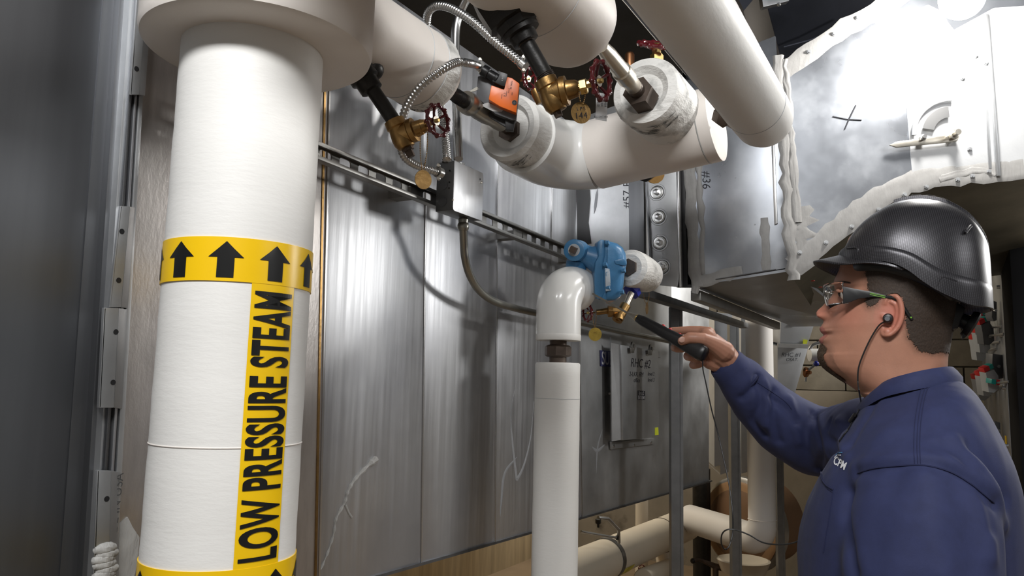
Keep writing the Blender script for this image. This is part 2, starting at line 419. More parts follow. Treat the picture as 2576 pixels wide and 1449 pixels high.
# ---- left duct section with its flanged joint and drive cleats
ld = thing('dark_duct_section', 'dark duct side at the left edge with bolted flange joint', 'duct', (.3, 1.0, .9))
fF = seamline((262, 60), (205, 1400))
def poly(yy, pts): return [WY(x, y, yy) for x, y in pts]
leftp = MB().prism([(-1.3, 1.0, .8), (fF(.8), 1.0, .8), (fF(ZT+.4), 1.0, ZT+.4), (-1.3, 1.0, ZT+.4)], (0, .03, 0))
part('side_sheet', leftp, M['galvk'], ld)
part('side_sheet_lap', MB().prism(poly(.998, [(262, -30), (302, -30), (240, 700), (205, 1480), (148, 1480), (206, 700)]), (0, .01, 0)), M['galvd'], ld)
def vstrip(yy, l0, l1, r1, r0, th, m, name, bev=.0015):
    """strip between pixel x l0..r0 at y=-30 and l1..r1 at y=1480 on plane yy"""
    lm = l0+(l1-l0)*.44-2; rm = r0+(r1-r0)*.44-2
    return part(name, MB().prism(poly(yy, [(l0, -30), (r0, -30), (rm, 640), (r1, 1480), (l1, 1480), (lm, 640)]), (0, th, 0)), M[m], ld, bevel=bev)
vstrip(.985, 303, 205, 240, 333, .02, 'galvd', 'flange_rail')
vstrip(.972, 328, 232, 244, 345, .03, 'galv2', 'flange_rail')
vstrip(.966, 343, 243, 252, 351, .03, 'galvd', 'flange_rail')
vstrip(.968, 356, 262, 270, 363, .03, 'galv', 'flange_rail')
vstrip(.97, 367, 276, 292, 377, .03, 'galv2', 'flange_rail')
vstrip(.978, 361, 268, 279, 370, .02, 'bplast', 'gap_shade')  # shade of the gap between the rails put in as a black strip
def cleat(y0, y1, x00, x01, x10, x11, holes):
    yy = .955; s0 = x00+(x01-x00)*.62; s1 = x10+(x11-x10)*.62
    a, b, c, d = WY(x00, y0, yy), WY(s0, y0+1, yy), WY(s1, y1, yy), WY(x10, y1, yy)
    e, f = WY(x01, y0+4, .972), WY(x11, y1+3, .972)
    t = V((0, .004, 0))
    mb = MB().prism([a, b, c, d], t); mb.prism([b, e, f, c], t)
    mb.prism([a, d, WY(x10-6, y1, .98), WY(x00-6, y0, .98)], V((.003, 0, 0)))
    k = part('flange_cleat', mb, M['galv2'], ld, bevel=.001)
    for hx, hy in holes:
        part('hole', MB().lathe(WY(hx, hy, yy-.0006), YD, [(0, .0036), (.001, .0036)], 14), M['bplast'], k)
    return k
cleat(-40, 238, 347, 385, 327, 365, [(352, 62), (344, 173)])
cleat(518, 773, 303, 342, 275, 323, [(307, 582), (299, 705)])
cleat(774, 1026, 262, 322, 249, 310, [(292, 835), (285, 962)])
k4 = cleat(1183, 1480, 245, 301, 234, 298, [(269, 1255)])
part('embossed_text', text_on('MADE IN USA', WY(291, 1290, .9675), (.03, 0, 1), (-1, 0, 0), .017, cuts=0), M['galvd'], k4)
smp = [(300, 1320), (322, 1300), (334, 1325), (352, 1352), (348, 1400), (338, 1460), (298, 1460)]
part('sealant_patch', MB().prism(poly(.997, smp), (0, .006, 0)), M['sealant'], ld, bevel=.001)
mb = MB()
for i in range(7): mb.ball(WY(264+5*math.sin(i*2), 1380+13*i, .956), .0085, 10, 6, ax=XD, k=1.9)
part('sealant_lump', mb, M['sealant'], ld)

# ================================================================== slotted channel on the plenum
ch = thing('slotted_channel', 'slotted steel channel fixed along the plenum behind the junction box', 'channel', (1.4, .94, 1.8))
YW = .940; YFr = .926
ct0 = WY(790, 350, YFr); ct1 = WY(1430, 618, YFr); cb0 = WY(790, 396, YFr); cb1 = WY(1430, 652, YFr)
def chz(x, t):
    zt = ct0.z+(ct1.z-ct0.z)*(x-ct0.x)/(ct1.x-ct0.x); zb = cb0.z+(cb1.z-cb0.z)*(x-cb0.x)/(cb1.x-cb0.x)
    return zb+(zt-zb)*t
xs0, xs1 = .72, 2.08; web = MB(); pitch = .0505; n = int((xs1-xs0)/pitch); xs0_ = WY(820, 375, YW).x-.0505*5-.025
for i in range(30):
    xa = xs0_+i*pitch; xb = xa+pitch
    if xb > xs1: break
    xm = (xa+xb)/2; hw, hh, cr = .0150, .30, .006
    outer = []; inner = []
    angs = []
    for cx, cz, a0 in ((1, 1, 0), (-1, 1, 90), (-1, -1, 180), (1, -1, 270)):
        for a in (0, 45, 90):
            aa = math.radians(a0+a)
            x_ = xm+cx*(hw-cr)+cr*math.cos(aa); tz = .5+cz*(hh-.14)+.14*math.sin(aa)
            inner.append((x_, YW, chz(x_, tz)))
            xo = xb if cx > 0 else xa; to = 1.0 if cz > 0 else 0.0
            if a == 45: outer.append((xo, YW, chz(xo, to)))
            elif (a == 0 and a0 in (0, 180)) or (a == 90 and a0 in (90, 270)): outer.append((xo, YW, chz(xo, tz)))
            else: outer.append((x_, YW, chz(x_, to)))
    m_ = len(inner); vs = inner+outer+[(a, b+.0025, c) for a, b, c in inner]+[(a, b+.0025, c) for a, b, c in outer]; fs = []
    for k in range(m_):
        k2 = (k+1) % m_
        fs += [(k, k2, m_+k2, m_+k), (2*m_+k, 3*m_+k, 3*m_+k2, 2*m_+k2), (k, 2*m_+k, 2*m_+k2, k2)]
    web.add(vs, fs)
part('slotted_web', web, M['chan'], ch, smooth=False)
for t in (0, 1):
    za, zc = chz(xs0, t), chz(xs1, t); dz = -.0025 if t else .0025
    part('flange', MB().prism([(xs0, YFr, za), (xs1, YFr, zc), (xs1, YFr, zc+dz*1.2), (xs0, YFr, za+dz*1.2)], (0, YW-YFr+.002, 0)), M['chan'], ch)
    d2 = -.0075 if t else .0075
    part('lip', MB().prism([(xs0, YFr-.001, za), (xs1, YFr-.001, zc), (xs1, YFr-.001, zc+d2*.9), (xs0, YFr-.001, za+d2)], (0, .004, 0)), M['chan'], ch, bevel=.0012)
for x in (.78, 1.22, 1.66, 2.02):
    part('standoff', MB().box((x, .97, chz(x, .5)), .03, .06, .02), M['chan'], ch)

# ================================================================== big labelled riser
RP = P(600, 700, 1.0); RX, RY = RP.x, RP.y; RR = .0925
def rz(px, py):      # height where a pixel's ray passes the riser axis
    r = ray(px, py); t = (RX*FWD.x+RY*FWD.y)/(FWD.x**2+FWD.y**2)
    h = V((r.x, r.y, 0)).normalized(); t = (RX*h.x+RY*h.y)/V((r.x, r.y, 0)).length; return 1.5+r.z*t
def oncyl(px, py, rad=RR):
    r = ray(px, py); a = r.x**2+r.y**2; b = -2*(r.x*RX+r.y*RY); c = RX**2+RY**2-rad**2
    D = b*b-4*a*c; t = (-b-math.sqrt(max(D, 0)))/(2*a); p = CAM+r*t
    return math.atan2(p.y-RY, p.x-RX), p.z
ZDK = rz(630, 112)-.012
ri = thing('labelled_steam_riser', 'large vertical white insulated pipe with yellow LOW PRESSURE STEAM marker', 'pipe', (RX, RY, 0))
prof = []
for i in range(121):
    z = i/120*(ZDK+.02); prof.append((z, RR*(1+.0025*math.sin(z*61)+.0018*math.sin(z*137+1))))
part('insulation_jacket', MB().lathe((RX, RY, 0), ZD, prof, 96), M['white'], ri)
for zz in (oncyl(560, 1130)[1],):
    part('jacket_seam', MB().lathe((RX, RY, zz), ZD, [(0, RR+.0004), (.0009, RR+.0009), (.0018, RR+.0004)], 96), M['mortar'] if False else M['whitep'], ri)
def cylpt(th, z, rad): return V((RX+rad*math.cos(th), RY+rad*math.sin(th), z))
# arrow bands
def band(z0, z1, rad=RR+.0016):
    return MB().lathe((RX, RY, z0), ZD, [(0, RR-.001), (0, rad), (z1-z0, rad), (z1-z0, RR-.001)], 96)
zt0, zt1 = oncyl(585, 708)[1], oncyl(585, 597)[1]
b1 = part('arrow_band', band(zt0, zt1), M['yellow'], ri)
zl1 = oncyl(560, 1436)[1]; b2 = part('arrow_band', band(zl1-(zt1-zt0), zl1), M['yellow'], ri)
def arrow(th, z0, z1, wth):
    """flat arrow outline wrapped on the pipe"""
    s = (z1-z0); sh = .24*wth; mb = MB(); hd = z0+s*.56
    cols = 9
    def row(z, half): return [cylpt(th+half*(2*k/(cols-1)-1), z, RR+.0023) for k in range(cols)]
    mb.grid([row(z0, sh), row(hd, sh)]); mb.grid([row(hd, wth/2), row(z0+s*.80, wth*.22), row(z1, .002)])
    return mb
def arrows(zc0, zc1, parent, pxs, py):
    for px in pxs:
        th, _ = oncyl(px, py); part('arrow', arrow(th, zc0, zc1, .40), M['print'], parent)
h = zt1-zt0
ths = [oncyl(457, 650)[0], oncyl(568, 650)[0], oncyl(693, 660)[0]]
step = abs(ths[2]-ths[0])/2
base_th = (ths[0]+ths[1]+ths[2])/3
for k in range(-2, 4):
    if abs(step*k) < 2.6:
        part('arrow', arrow(base_th+math.copysign(step, ths[2]-ths[0])*k, zt0+h*.08, zt1-h*.10, .44), M['print'], b1)
        part('arrow', arrow(base_th+math.copysign(step, ths[2]-ths[0])*(k+.45), zl1-h*.90, zl1-h*.12, .44), M['print'], b2)
# vertical marker strip and lettering
thl, thr = oncyl(609, 1080)[0], oncyl(717, 1080)[0]
zs0, zs1 = zl1-.002, zt0+.002
rows = []
for zz in np.linspace(zs0, zs1, 40): rows.append([cylpt(thl+(thr-thl)*k/14, zz, RR+.0012) for k in range(15)])
mk = part('pipe_marker', MB().grid(rows), M['yellow'], ri)
zc0 = oncyl(660, 1408)[1]; zc1 = oncyl(680, 735)[1]
tm = text_mesh('LOW PRESSURE STEAM', 1.0, bold=.03, space=1.07, cutv=14)
ar = np.array(tm.v); lx, hx = ar[:, 0].min(), ar[:, 0].max(); ly, hy = ar[:, 1].min(), ar[:, 1].max()
tb, tt = oncyl(712, 1080)[0], oncyl(617, 1080)[0]
part('lettering', mapmb(tm, lambda x, y, z: cylpt(tb+(tt-tb)*(y-ly)/(hy-ly), zc0+(zc1-zc0)*(x-lx)/(hx-lx), RR+.0021)), M['print'], mk, smooth=False)

# jacketed drum on top of the riser
dk = thing('jacketed_tee', 'broad off-white insulation drum at the top of the labelled riser', 'insulation', (RX, RY, ZDK))
part('drum', MB().lathe((RX+.006, RY-.004, ZDK), ZD, [(0, .05), (0, .144), (.004, .150), (.012, .1525), (.5, .154), (.55, .15)], 96), M['whitep'], dk)

# ================================================================== insulated headers near the ceiling
YA = .82
def wa(x, y): return WY(x, y, YA)
def inspipe(o, ax, L, r, seg=64, ends='round', wob=.0015, er=.015):
    pr = [(0, r*.2), (0, r-er*.4), (er*.35, r-er*.1), (er, r)]
    for i in range(1, 24):
        t = er+(L-2*er)*i/24; pr.append((t, r*(1+wob*8*math.sin(i*2.1)*.1)))
    pr += [(L-er, r), (L-er*.35, r-er*.2), (L, r-er), (L, r*.2)]
    return MB().lathe(o, ax, pr, seg)
eA = wa(1083, 190); dA = depth(eA); rA = R(97, dA)
s0 = V((RX+.12, YA, eA.z)); LA = eA.x-s0.x+.012
pa = thing('insulated_header', 'off-white insulated pipe left of the orange actuator, its end smudged', 'pipe', s0)
part('jacket', inspipe(s0, XD, LA, rA, er=.022), M['whitep'], pa)
part('end_cap', MB().lathe(s0+XD*(LA-.055), XD, [(0, rA-.002), (.001, rA+.0012), (.035, rA+.001), (.052, rA-.014), (.056, rA-.028), (.056, .01)], 64), M['mastic'], pa)
for t in (LA-.10, LA-.055):
    part('jacket_seam', MB().lathe(s0+XD*t, XD, [(0, rA), (.0006, rA+.0008), (.0012, rA)], 64), M['lgplast'], pa)

# stub 1 with elbow and header D
F1 = wa(1282, 322); d1 = depth(F1); r1 = R(86, d1)
XE = wa(1408, 395).x
hd = thing('insulated_crosspipe', 'white insulated elbow and crosspipe with two smudged stubs under the handwheels', 'pipe', (XE, YA, F1.z))
part('stub_jacket', MB().lathe(F1-XD*.008, XD, [(0.012, .022), (0.012, r1*.60), (0, r1*.72), (-.004, r1*.90), (.006, r1), (.10, r1*1.01), (.103, r1*.9)], 64), M['mastic'], hd)
rD = R(84, depth(V((XE, YA, F1.z))))
yD1 = WX(1808, 310, XE); yD1 = V((XE, yD1.y, yD1.z))
pe = []
z1_ = F1.z-.004
arcR = .10
for i in range(5): pe.append(V((F1.x+.06+(XE-arcR-F1.x-.06)*i/4, YA, z1_)))
for i in range(1, 11):
    a = PI/2*i/10; pe.append(V((XE-arcR+arcR*math.sin(a), YA-arcR+arcR*math.cos(a), z1_)))
part('elbow_cover', MB().tube(pe, rD, 48), M['pvc'], hd)
pD0 = V((XE, YA-arcR, z1_)); axD = (yD1-pD0); LD = axD.length
pr = [(0, rD+.0006)]+[(LD*i/12, rD+.001) for i in range(0, 12)]+[(LD*.985, rD+.001), (LD, rD-.012), (LD, .01)]
part('jacket', MB().lathe(pD0, axD, pr, 64), M['whitep'], hd)
part('end_seam', MB().lathe(yD1, -axD, [(.030, rD+.0008), (.032, rD+.0018), (.034, rD+.0008)], 64), M['sealant'], hd)
# stub 2
YB = WX(1702, 330, XE).y
F2 = WY(1622, 228, YB); d2 = depth(F2); r2 = R(90, d2)
part('stub_jacket', MB().lathe(F2-XD*.004, XD, [(0.010, .020), (0.010, r2*.5), (-.002, r2*.70), (.004, r2*.93), (.016, r2), (XE-F2.x, r2*1.02)], 64), M['mastic'], hd)
def smears(o, ax, rad, spots, parent, seed=1):
    """thin dried dirt streaks lying on a round jacket"""
    rr = random.Random(seed); ax = V(ax).normalized(); u = (V((0, 0, -1))-ax*V((0, 0, -1)).dot(ax)).normalized(); w_ = ax.cross(u)
    mb = MB()
    for t, a, L, k in spots:
        for j in range(k):
            t0 = t+rr.uniform(-.014, .014); a0 = a+rr.uniform(-.35, .35); l = L*rr.uniform(.15, .7); tl = rr.uniform(-.010, .010); hw_ = rr.uniform(.0004, .0018)
            rws = [[], []]
            for s in np.linspace(0, 1, 8):
                hh_ = hw_*math.sin(PI*min(max(s, .04), .96))*rr.uniform(.5, 1.2)
                for q_, sg in ((0, -1), (1, 1)):
                    rws[q_].append(o+ax*(t0+tl*s+sg*hh_)+(u*math.cos(a0+l*s)+w_*math.sin(a0+l*s))*(rad+.0007))
            mb.grid(rws)
    o_ = part('dirt_streaks', mb, M['smudge'], parent); o_['kind'] = 'stuff'; return o_
smears(F2, XD, r2+.0008, [(.03, -.6, .5, 26), (.05, 0, .6, 26), (.03, .5, .5, 22), (.03, .9, .4, 12)], hd, 3)
smears(F1, XD, r1+.0008, [(.02, -.3, .5, 22), (.03, .5, .5, 16)], hd, 4)
smears(s0, XD, rA+.0012, [(LA-.04, .0, .3, 20), (LA-.045, .6, .3, 26), (LA-.05, 1.9, .2, 6)], pa, 5)

# B: second, nearer header
eB = WY(1447, 62, YB); dB = depth(eB); rB = R(120, dB); LB = .62
sB_ = eB-XD*(LB-.012)
pb = thing('insulated_header', 'off-white insulated pipe with rounded end above the LPS 144 tag', 'pipe', sB_)
part('jacket', inspipe(sB_, XD, LB, rB, er=.03), M['whitep'], pb)
part('jacket_seam', MB().lathe(sB_+XD*(LB-.15), XD, [(0, rB), (.0005, rB+.0007), (.001, rB)], 64), M['lgplast'], pb)
smears(sB_, XD, rB+.0004, [(LB-.045, 1.35, .25, 22), (LB-.06, .95, .2, 14), (LB-.045, 1.9, .1, 8)], pb, 9)

# C: long bright pipe
eC = P(1922, 302, 1.50); YC = eC.y; dC = depth(eC); rC = R(73, dC)
sC_ = V((.35, YC, eC.z)); c0 = WY(1712, -10, YC)
axC = (eC-c0).normalized(); LC = 1.2; oC = eC-axC*(LC-.03)
pc = thing('insulated_header', 'long bright white insulated pipe with closed end beside the square duct', 'pipe', oC)
part('jacket', MB().lathe(oC, axC, [(0, rC*.5), (0, rC)]+[(LC*i/20*.93, rC*(1+.004*math.sin(i*3))) for i in range(1, 21)]+[(LC-.035, rC*.985), (LC-.016, rC*.90), (LC-.006, rC*.74), (LC, rC*.5), (LC, .005)], 64), M['white'], pc)
lap = MB(); uu = (V((0, 0, 1))-axC*axC.z).normalized(); ww = axC.cross(uu)
for k in range(1):
    a0 = math.radians(-115)
    lap.grid([[oC+axC*t+(uu*math.cos(a)+ww*math.sin(a))*(rC+.0014) for t in np.linspace(0, LC-.11, 30)] for a in (a0, a0+.12, a0+.22)])
part('lap_seam', lap, M['whitep'], pc)
part('jacket_seam', MB().lathe(oC+axC*(LC-.125), axC, [(0, rC), (.0005, rC+.0007), (.001, rC)], 64), M['lgplast'], pc)

nt = thing('hex_plug', 'brown hex nut between the crosspipe end and the long bright pipe', 'fitting', P(1830, 300, 1.62))
nx = (P(1858, 320, 1.60)-P(1812, 285, 1.66)).normalized()
part('hex_nut', MB().lathe(P(1812, 288, 1.62), nx, [(0, .016), (0, .022), (.022, .022), (.024, .016)], 6, rot=.2), M['rust'], nt, bevel=.001)
part('nipple', MB().tube([P(1824, 298, 1.62), P(1872, 326, 1.60)], .012, 16), M['rust'], nt)

# ================================================================== valves
def handwheel(c, ax, rad, parent, nspoke=5, name='handwheel', up=None):
    c = V(c); ax = V(ax).normalized(); u = V(up) if up else (ZD if abs(ax.z) < .9 else XD); u = (u-ax*u.dot(ax)).normalized(); w_ = ax.cross(u)
    mb = MB(); n = 80; pts = []; rr = []
    rows = []
    for i in range(n):
        a = 2*PI*i/n; lob = max(0, math.cos(10*a)); Rm = rad*(.86+.05*lob); t = rad*(.105+.05*lob)
        cc = c+(u*math.cos(a)+w_*math.sin(a))*Rm; rd = (u*math.cos(a)+w_*math.sin(a))
        rows.append([cc+rd*(t*math.cos(b))+ax*(t*1.05*math.sin(b)) for b in [2*PI*k/10 for k in range(10)]])
    rows.append(rows[0]); mb.grid(rows, closed=True)
    for k in range(nspoke):
        a = 2*PI*(k+.3)/nspoke; rd = (u*math.cos(a)+w_*math.sin(a))
        mb.tube([c-ax*rad*.22+rd*rad*.12, c-ax*rad*.16+rd*rad*.45, c+rd*rad*.84], [rad*.085, rad*.075, rad*.10], 8)
    mb.lathe(c-ax*rad*.34, ax, [(0, rad*.2), (0, rad*.23), (rad*.22, rad*.22), (rad*.24, rad*.14)], 18)
    hw = part(name, mb, M['red'], parent)
    part('plate', MB().lathe(c-ax*rad*.10, ax, [(0, rad*.27), (rad*.025, rad*.27)], 20), M['nickel'], hw)
    part('nut', MB().lathe(c-ax*rad*.08, ax, [(0, rad*.13), (rad*.16, rad*.13), (rad*.18, rad*.10)], 6), M['brassb'], hw)
    part('stem', MB().lathe(c-ax*rad*.95, ax, [(0, rad*.08), (rad*.92, rad*.08)], 12), M['brass'], hw)
    return hw
def chain(pts, parent, r=.0011, m='brass'):
    pts = curve(pts, 6); out = []; L = 0; mb = MB(); acc = 0
    for a, b in zip(pts, pts[1:]):
        l = (b-a).length; t = acc
        while t < l: mb.ball(a.lerp(b, t/l), r, 6, 4); t += r*2.5
        acc = t-l
    o = part('bead_chain', mb, M[m], parent); o['kind'] = 'stuff'; return o

# black elbow + nipple + brass valve 1
VD = 1.215
def p1(x, y, d=VD): return P(x, y, d)
v1 = thing('angle_valve', 'brass valve with dark red handwheel on black nipple left of the actuator', 'valve', p1(1010, 330))
mb = MB(); axn = (p1(945, 235)-p1(880, 135)).normalized()
mb.lathe(p1(872, 128, 1.24), (p1(915, 195)-p1(872, 128, 1.24)), [(-.03, .012), (-.02, .032), (0, .037), (.028, .036), (.030, .029), (.040, .028), (.044, .021)], 8, rot=.3)
mb.lathe(p1(905, 180), axn, [(-.01, .016), (.0, .024), (.016, .024), (.018, .019), (.036, .0185), (.038, .012)], 24)
mb.ball(p1(938, 175, 1.235), .018, 14, 9)
part('black_bushing', mb, M['iron'], v1)
part('nipple', MB().tube([p1(930, 215), p1(1003, 322)], .0118, 22), M['iron'], v1)
for k in range(5):
    q = p1(930, 215).lerp(p1(1003, 322), .02+.035*k); part('thread', MB().lathe(q, p1(1003, 322)-p1(930, 215), [(0, .0118), (.0008, .0130), (.0016, .0118)], 20), M['rust'], v1) if k < 3 else None
bx = (p1(1028, 378)-p1(993, 305)).normalized()
mb = MB().lathe(p1(991, 303), bx, [(0, .012), (0, .0165), (.012, .0172), (.014, .0150), (.030, .0175), (.040, .0172), (.048, .0140), (.050, .008)], 26)
br = (p1(1078, 318, VD-.012)-p1(1010, 345)).normalized()
mb.lathe(p1(1008, 340), br, [(0, .006), (0, .0165), (.016, .0175), (.018, .0195), (.026, .0195), (.027, .0135), (.040, .0115), (.046, .0095)], 26)
part('body', mb, M['brass'], v1)
part('hex_bonnet', MB().lathe(p1(1008, 340)+br*.030, br, [(0, .0135), (.009, .0135), (.010, .009)], 6), M['brass'], v1)
part('plug', MB().lathe(p1(1024, 371), bx, [(0, .010), (.006, .010), (.006, .007), (.017, .0065)], 6), M['rust'], v1)
w1 = p1(1101, 303, VD-.02); wax1 = (RGT*.78-FWD*.60+UPV*.05)
handwheel(w1, wax1, R(44, VD-.02), v1)
part('stem_rod', MB().tube([p1(1008, 340)+br*.03, w1-wax1.normalized()*.010], .005, 10), M['brass'], v1)
t1 = thing('valve_tag', 'plain round brass tag hanging by the junction box', 'tag', p1(1064, 428, 1.20))
chain([p1(1058, 330, 1.20), p1(1057, 380, 1.20), p1(1061, 428, 1.20)], t1); chain([p1(1076, 325, 1.20), p1(1074, 380, 1.20), p1(1066, 428, 1.20)], t1)
part('tag_disc', MB().lathe(p1(1064, 452, 1.2), (-FWD*.8+RGT*.6), [(0, R(24, 1.2)), (.0012, R(24, 1.2))], 32), M['brass'], t1)
# valve 2
VE = 1.10
def p2(x, y, d=VE): return P(x, y, d)
v2 = thing('angle_valve', 'bronze valve with dark red handwheel beside the LPS 144 tag', 'valve', p2(1380, 220))
mb = MB().lathe(p2(1268, 8, 1.10), (p2(1310, 80)-p2(1268, 8, 1.10)), [(-.04, .02), (-.03, .040), (-.005, .043), (.030, .041), (.033, .034), (.044, .033), (.046, .027)], 9, rot=.2)
a2 = (p2(1378, 205)-p2(1312, 85)).normalized()
mb.lathe(p2(1297, 58), a2, [(-.01, .02), (0, .030), (.018, .029), (.020, .021), (.032, .020), (.033, .012)], 22)
part('black_bushing', mb, M['iron'], v2)
part('nipple', MB().tube([p2(1313, 88), p2(1382, 208)], .0122, 22), M['iron'], v2)
for k in (0, 1, 2, 24, 25, 26):
    q = p2(1313, 88).lerp(p2(1382, 208), .10+.030*k); part('thread', MB().lathe(q, a2, [(0, .0122), (.0006, .0134), (.0013, .0122)], 20), M['rust'], v2)
bx = (p2(1408, 285)-p2(1372, 205)).normalized()
mb = MB().lathe(p2(1370, 200), bx, [(0, .013), (0, .0170), (.012, .0176), (.014, .0155), (.030, .0180), (.042, .0172), (.050, .0130), (.051, .008)], 26)
br2 = (p2(1478, 216, VE-.015)-p2(1385, 238)).normalized()
mb.lathe(p2(1383, 238), br2, [(0, .006), (0, .0165), (.016, .0180), (.018, .0215), (.026, .0215), (.027, .0150), (.040, .0125), (.044, .0095)], 26)
part('body', mb, M['brass'], v2)
part('hex_bonnet', MB().lathe(p2(1383, 238)+br2*.046, br2, [(0, .0115), (.009, .0115), (.010, .009)], 6), M['brassb'], v2)
part('plug', MB().lathe(p2(1397, 272), bx, [(0, .010), (.006, .010), (.006, .007), (.014, .0065)], 6), M['rust'], v2)
w2 = p2(1512, 203, VE-.022); wax2 = (RGT*.80-FWD*.56+UPV*.0)
handwheel(w2, wax2, R(53, VE-.022), v2)
part('stem_rod', MB().tube([p2(1383, 238)+br2*.04, w2-wax2.normalized()*.012], .006, 10), M['brassb'], v2)
t2 = thing('valve_tag', 'round brass tag stamped LPS 144 hanging on a bead chain', 'tag', p2(1463, 262))
chain([p2(1457, 205, 1.08), p2(1456, 235, 1.08), p2(1461, 262, 1.08)], t2); chain([p2(1473, 232, 1.08), p2(1470, 250, 1.08), p2(1464, 264, 1.08)], t2)
nT = (-FWD*.93+RGT*.30).normalized(); tc_ = p2(1461, 284, 1.08); tr = R(27, 1.08)
td = part('tag_disc', MB().lathe(tc_, nT, [(0, tr), (.0010, tr)], 40), M['brass'], t2)
uT = UPV.cross(nT); uT = uT if uT.dot(RGT) > 0 else -uT; vT = nT.cross(uT); vT = vT if vT.dot(UPV) > 0 else -vT; uT = uT+vT*.12
part('stamping', text_on('LPS', tc_+nT*.0014+vT*.0055, uT, vT, .0070, space=1.5), M['ink'], td)
part('stamping', text_on('144', tc_+nT*.0014-vT*.0045, uT, vT, .0125, space=1.1), M['ink'], td)
t3 = thing('paper_tag', 'white printed card tag hanging beside the handwheel', 'tag', p2(1513, 250, 1.12))
cw = [p2(1500, 232, 1.12), p2(1529, 236, 1.12), p2(1526, 305, 1.12), p2(1498, 300, 1.12)]
pt = part('card', MB().prism(cw, FWD*.0008), mat('card', (.68, .69, .70), .5), t3)
for k, (tx, x, y, s) in enumerate((('025HT484', 1523, 252, .0060), ('Cv=4.84', 1514, 254, .0058), ('018-05-01', 1505, 254, .0058))):
    part('print', text_on(tx, p2(x, y, 1.118), -UPV, RGT, s, sx=.8), M['ink'], pt)
part('print', text_on('B225HT484', p2(1512, 294, 1.118), RGT, UPV, .0042), M['ink'], pt)

# valve 3 above stub 2 (only its wheel and stem show)
v3 = thing('gate_valve', 'red handwheel on a yellow brass stem behind the long white pipe', 'valve', F2+V((.05, 0, r2)))
w3 = P(1652, 112, depth(F2)+.06)
handwheel(w3, (RGT*.06+UPV*.90-FWD*.40), R(48, depth(w3)), v3)
part('packing_nut', MB().lathe(w3-ZD*.040, ZD, [(-.03, .008), (0, .008), (0, .0145), (.016, .0145), (.018, .010), (.035, .008)], 6), M['brassb'], v3)
v4 = thing('gate_valve', 'dark red handwheel partly hidden behind the black nipple', 'valve', P(1330, 195, 1.5))
handwheel(P(1332, 198, 1.5), (RGT*.75-FWD*.6), R(30, 1.5), v4)
part('body', MB().lathe(P(1345, 225, 1.5), (RGT*.4-UPV), [(0, .006), (.0, .009), (.012, .010), (.03, .008)], 18), M['brass'], v4)
single('copper_stub', MB().tube([P(1584, 205, 1.62), P(1584, 138, 1.62), P(1584, 132, 1.62)], [R(12, 1.62)]*2+[R(8, 1.62)], 18), M['copper'], 'short copper pipe end behind the right smudged stub', 'pipe')

# ================================================================== actuator ball valve between header A and stub 1
bv = thing('control_valve', 'nickel ball valve between the two insulated pipe ends under the actuator', 'valve', wa(1210, 280))
q0 = wa(1146, 240); q1 = wa(1296, 336)
axv = (q1-q0).normalized(); Lv = (q1-q0).length
def av(px): return (wa(px, 240+(px-1146)*.64)-q0).length
part('nipple', MB().lathe(q0, axv, [(-.02, .0135)]+[(av(1162)*i/8, .0145 if i % 2 else .0132) for i in range(8)]+[(av(1182), .0135)], 24), M['iron'], bv)
part('body', MB().lathe(q0, axv, [(av(1170), .012), (av(1170), .0225), (av(1178), .0235), (av(1186), .0225), (av(1190), .0185), (av(1205), .020), (av(1222), .0195), (av(1240), .0155), (av(1252), .0165), (av(1262), .0150), (av(1262), .01)], 28), M['nickel'], bv)
part('nipple', MB().lathe(q0, axv, [(av(1258), .0130), (Lv+.01, .0130)], 24), M['rust'], bv)
part('hex_bushing', MB().lathe(q0, axv, [(av(1278), .016), (av(1278), .027), (Lv+.012, .027)], 6), M['rust'], bv)
bv2 = thing('pipe_nipple', 'pale nickel coupling with dark hex nut entering the right smudged stub', 'valve', WY(1580, 200, YB))
n0 = WY(1540, 150, YB); n1 = WY(1612, 240, YB); an = (n1-n0).normalized(); Ln = (n1-n0).length
part('coupling', MB().lathe(n0, an, [(-.05, .012), (-.02, .0155), (Ln*.28, .0165), (Ln*.30, .0190), (Ln*.50, .0190), (Ln*.52, .0165), (Ln*.75, .0155), (Ln*.80, .012)], 28), mat('pale_nickel', (.62, .58, .50), .32, .8, var=.1), bv2)
part('collar', MB().lathe(n0, an, [(Ln*.74, .015), (Ln*.76, .0165), (Ln*.90, .0165), (Ln*.92, .014)], 24), M['rust'], bv2)
part('hex_bushing', MB().lathe(n0, an, [(Ln*.86, .016), (Ln*.86, .031), (Ln+.022, .031)], 6, rot=.4), M['rust'], bv2)

DA = depth(wa(1215, 260))-.035
def pa_(x, y, d=None): return P(x, y, d or DA)
ac = thing('valve_actuator', 'orange and grey electric actuator box with black plug', 'actuator', pa_(1250, 250))
awy = FWD*.045
part('housing', MB().prism([pa_(*p) for p in ((1202, 192), (1218, 188), (1262, 214), (1307, 224), (1299, 298), (1288, 302), (1246, 286), (1198, 243))], awy), M['gplast'], ac, bevel=.0015)
oc = MB().prism([pa_(*p, d=DA-.022) for p in ((1236, 214), (1259, 222), (1268, 225), (1276, 193), (1288, 196), (1307, 210), (1299, 284), (1258, 268), (1229, 250))], FWD*.0235)
cov = part('orange_cover', oc, M['orange'], ac, bevel=.0018)
part('label', MB().prism([pa_(*p, d=DA-.001) for p in ((1213, 262), (1228, 258), (1266, 276), (1262, 281), (1240, 280), (1216, 268))], FWD*.0008), mat('silver_label', (.45, .45, .45), .4), ac)
part('foot', MB().prism([pa_(*p, d=DA+.012) for p in ((1270, 284), (1298, 286), (1292, 328), (1272, 326))], FWD*.02), M['bplast'], ac, bevel=.001)
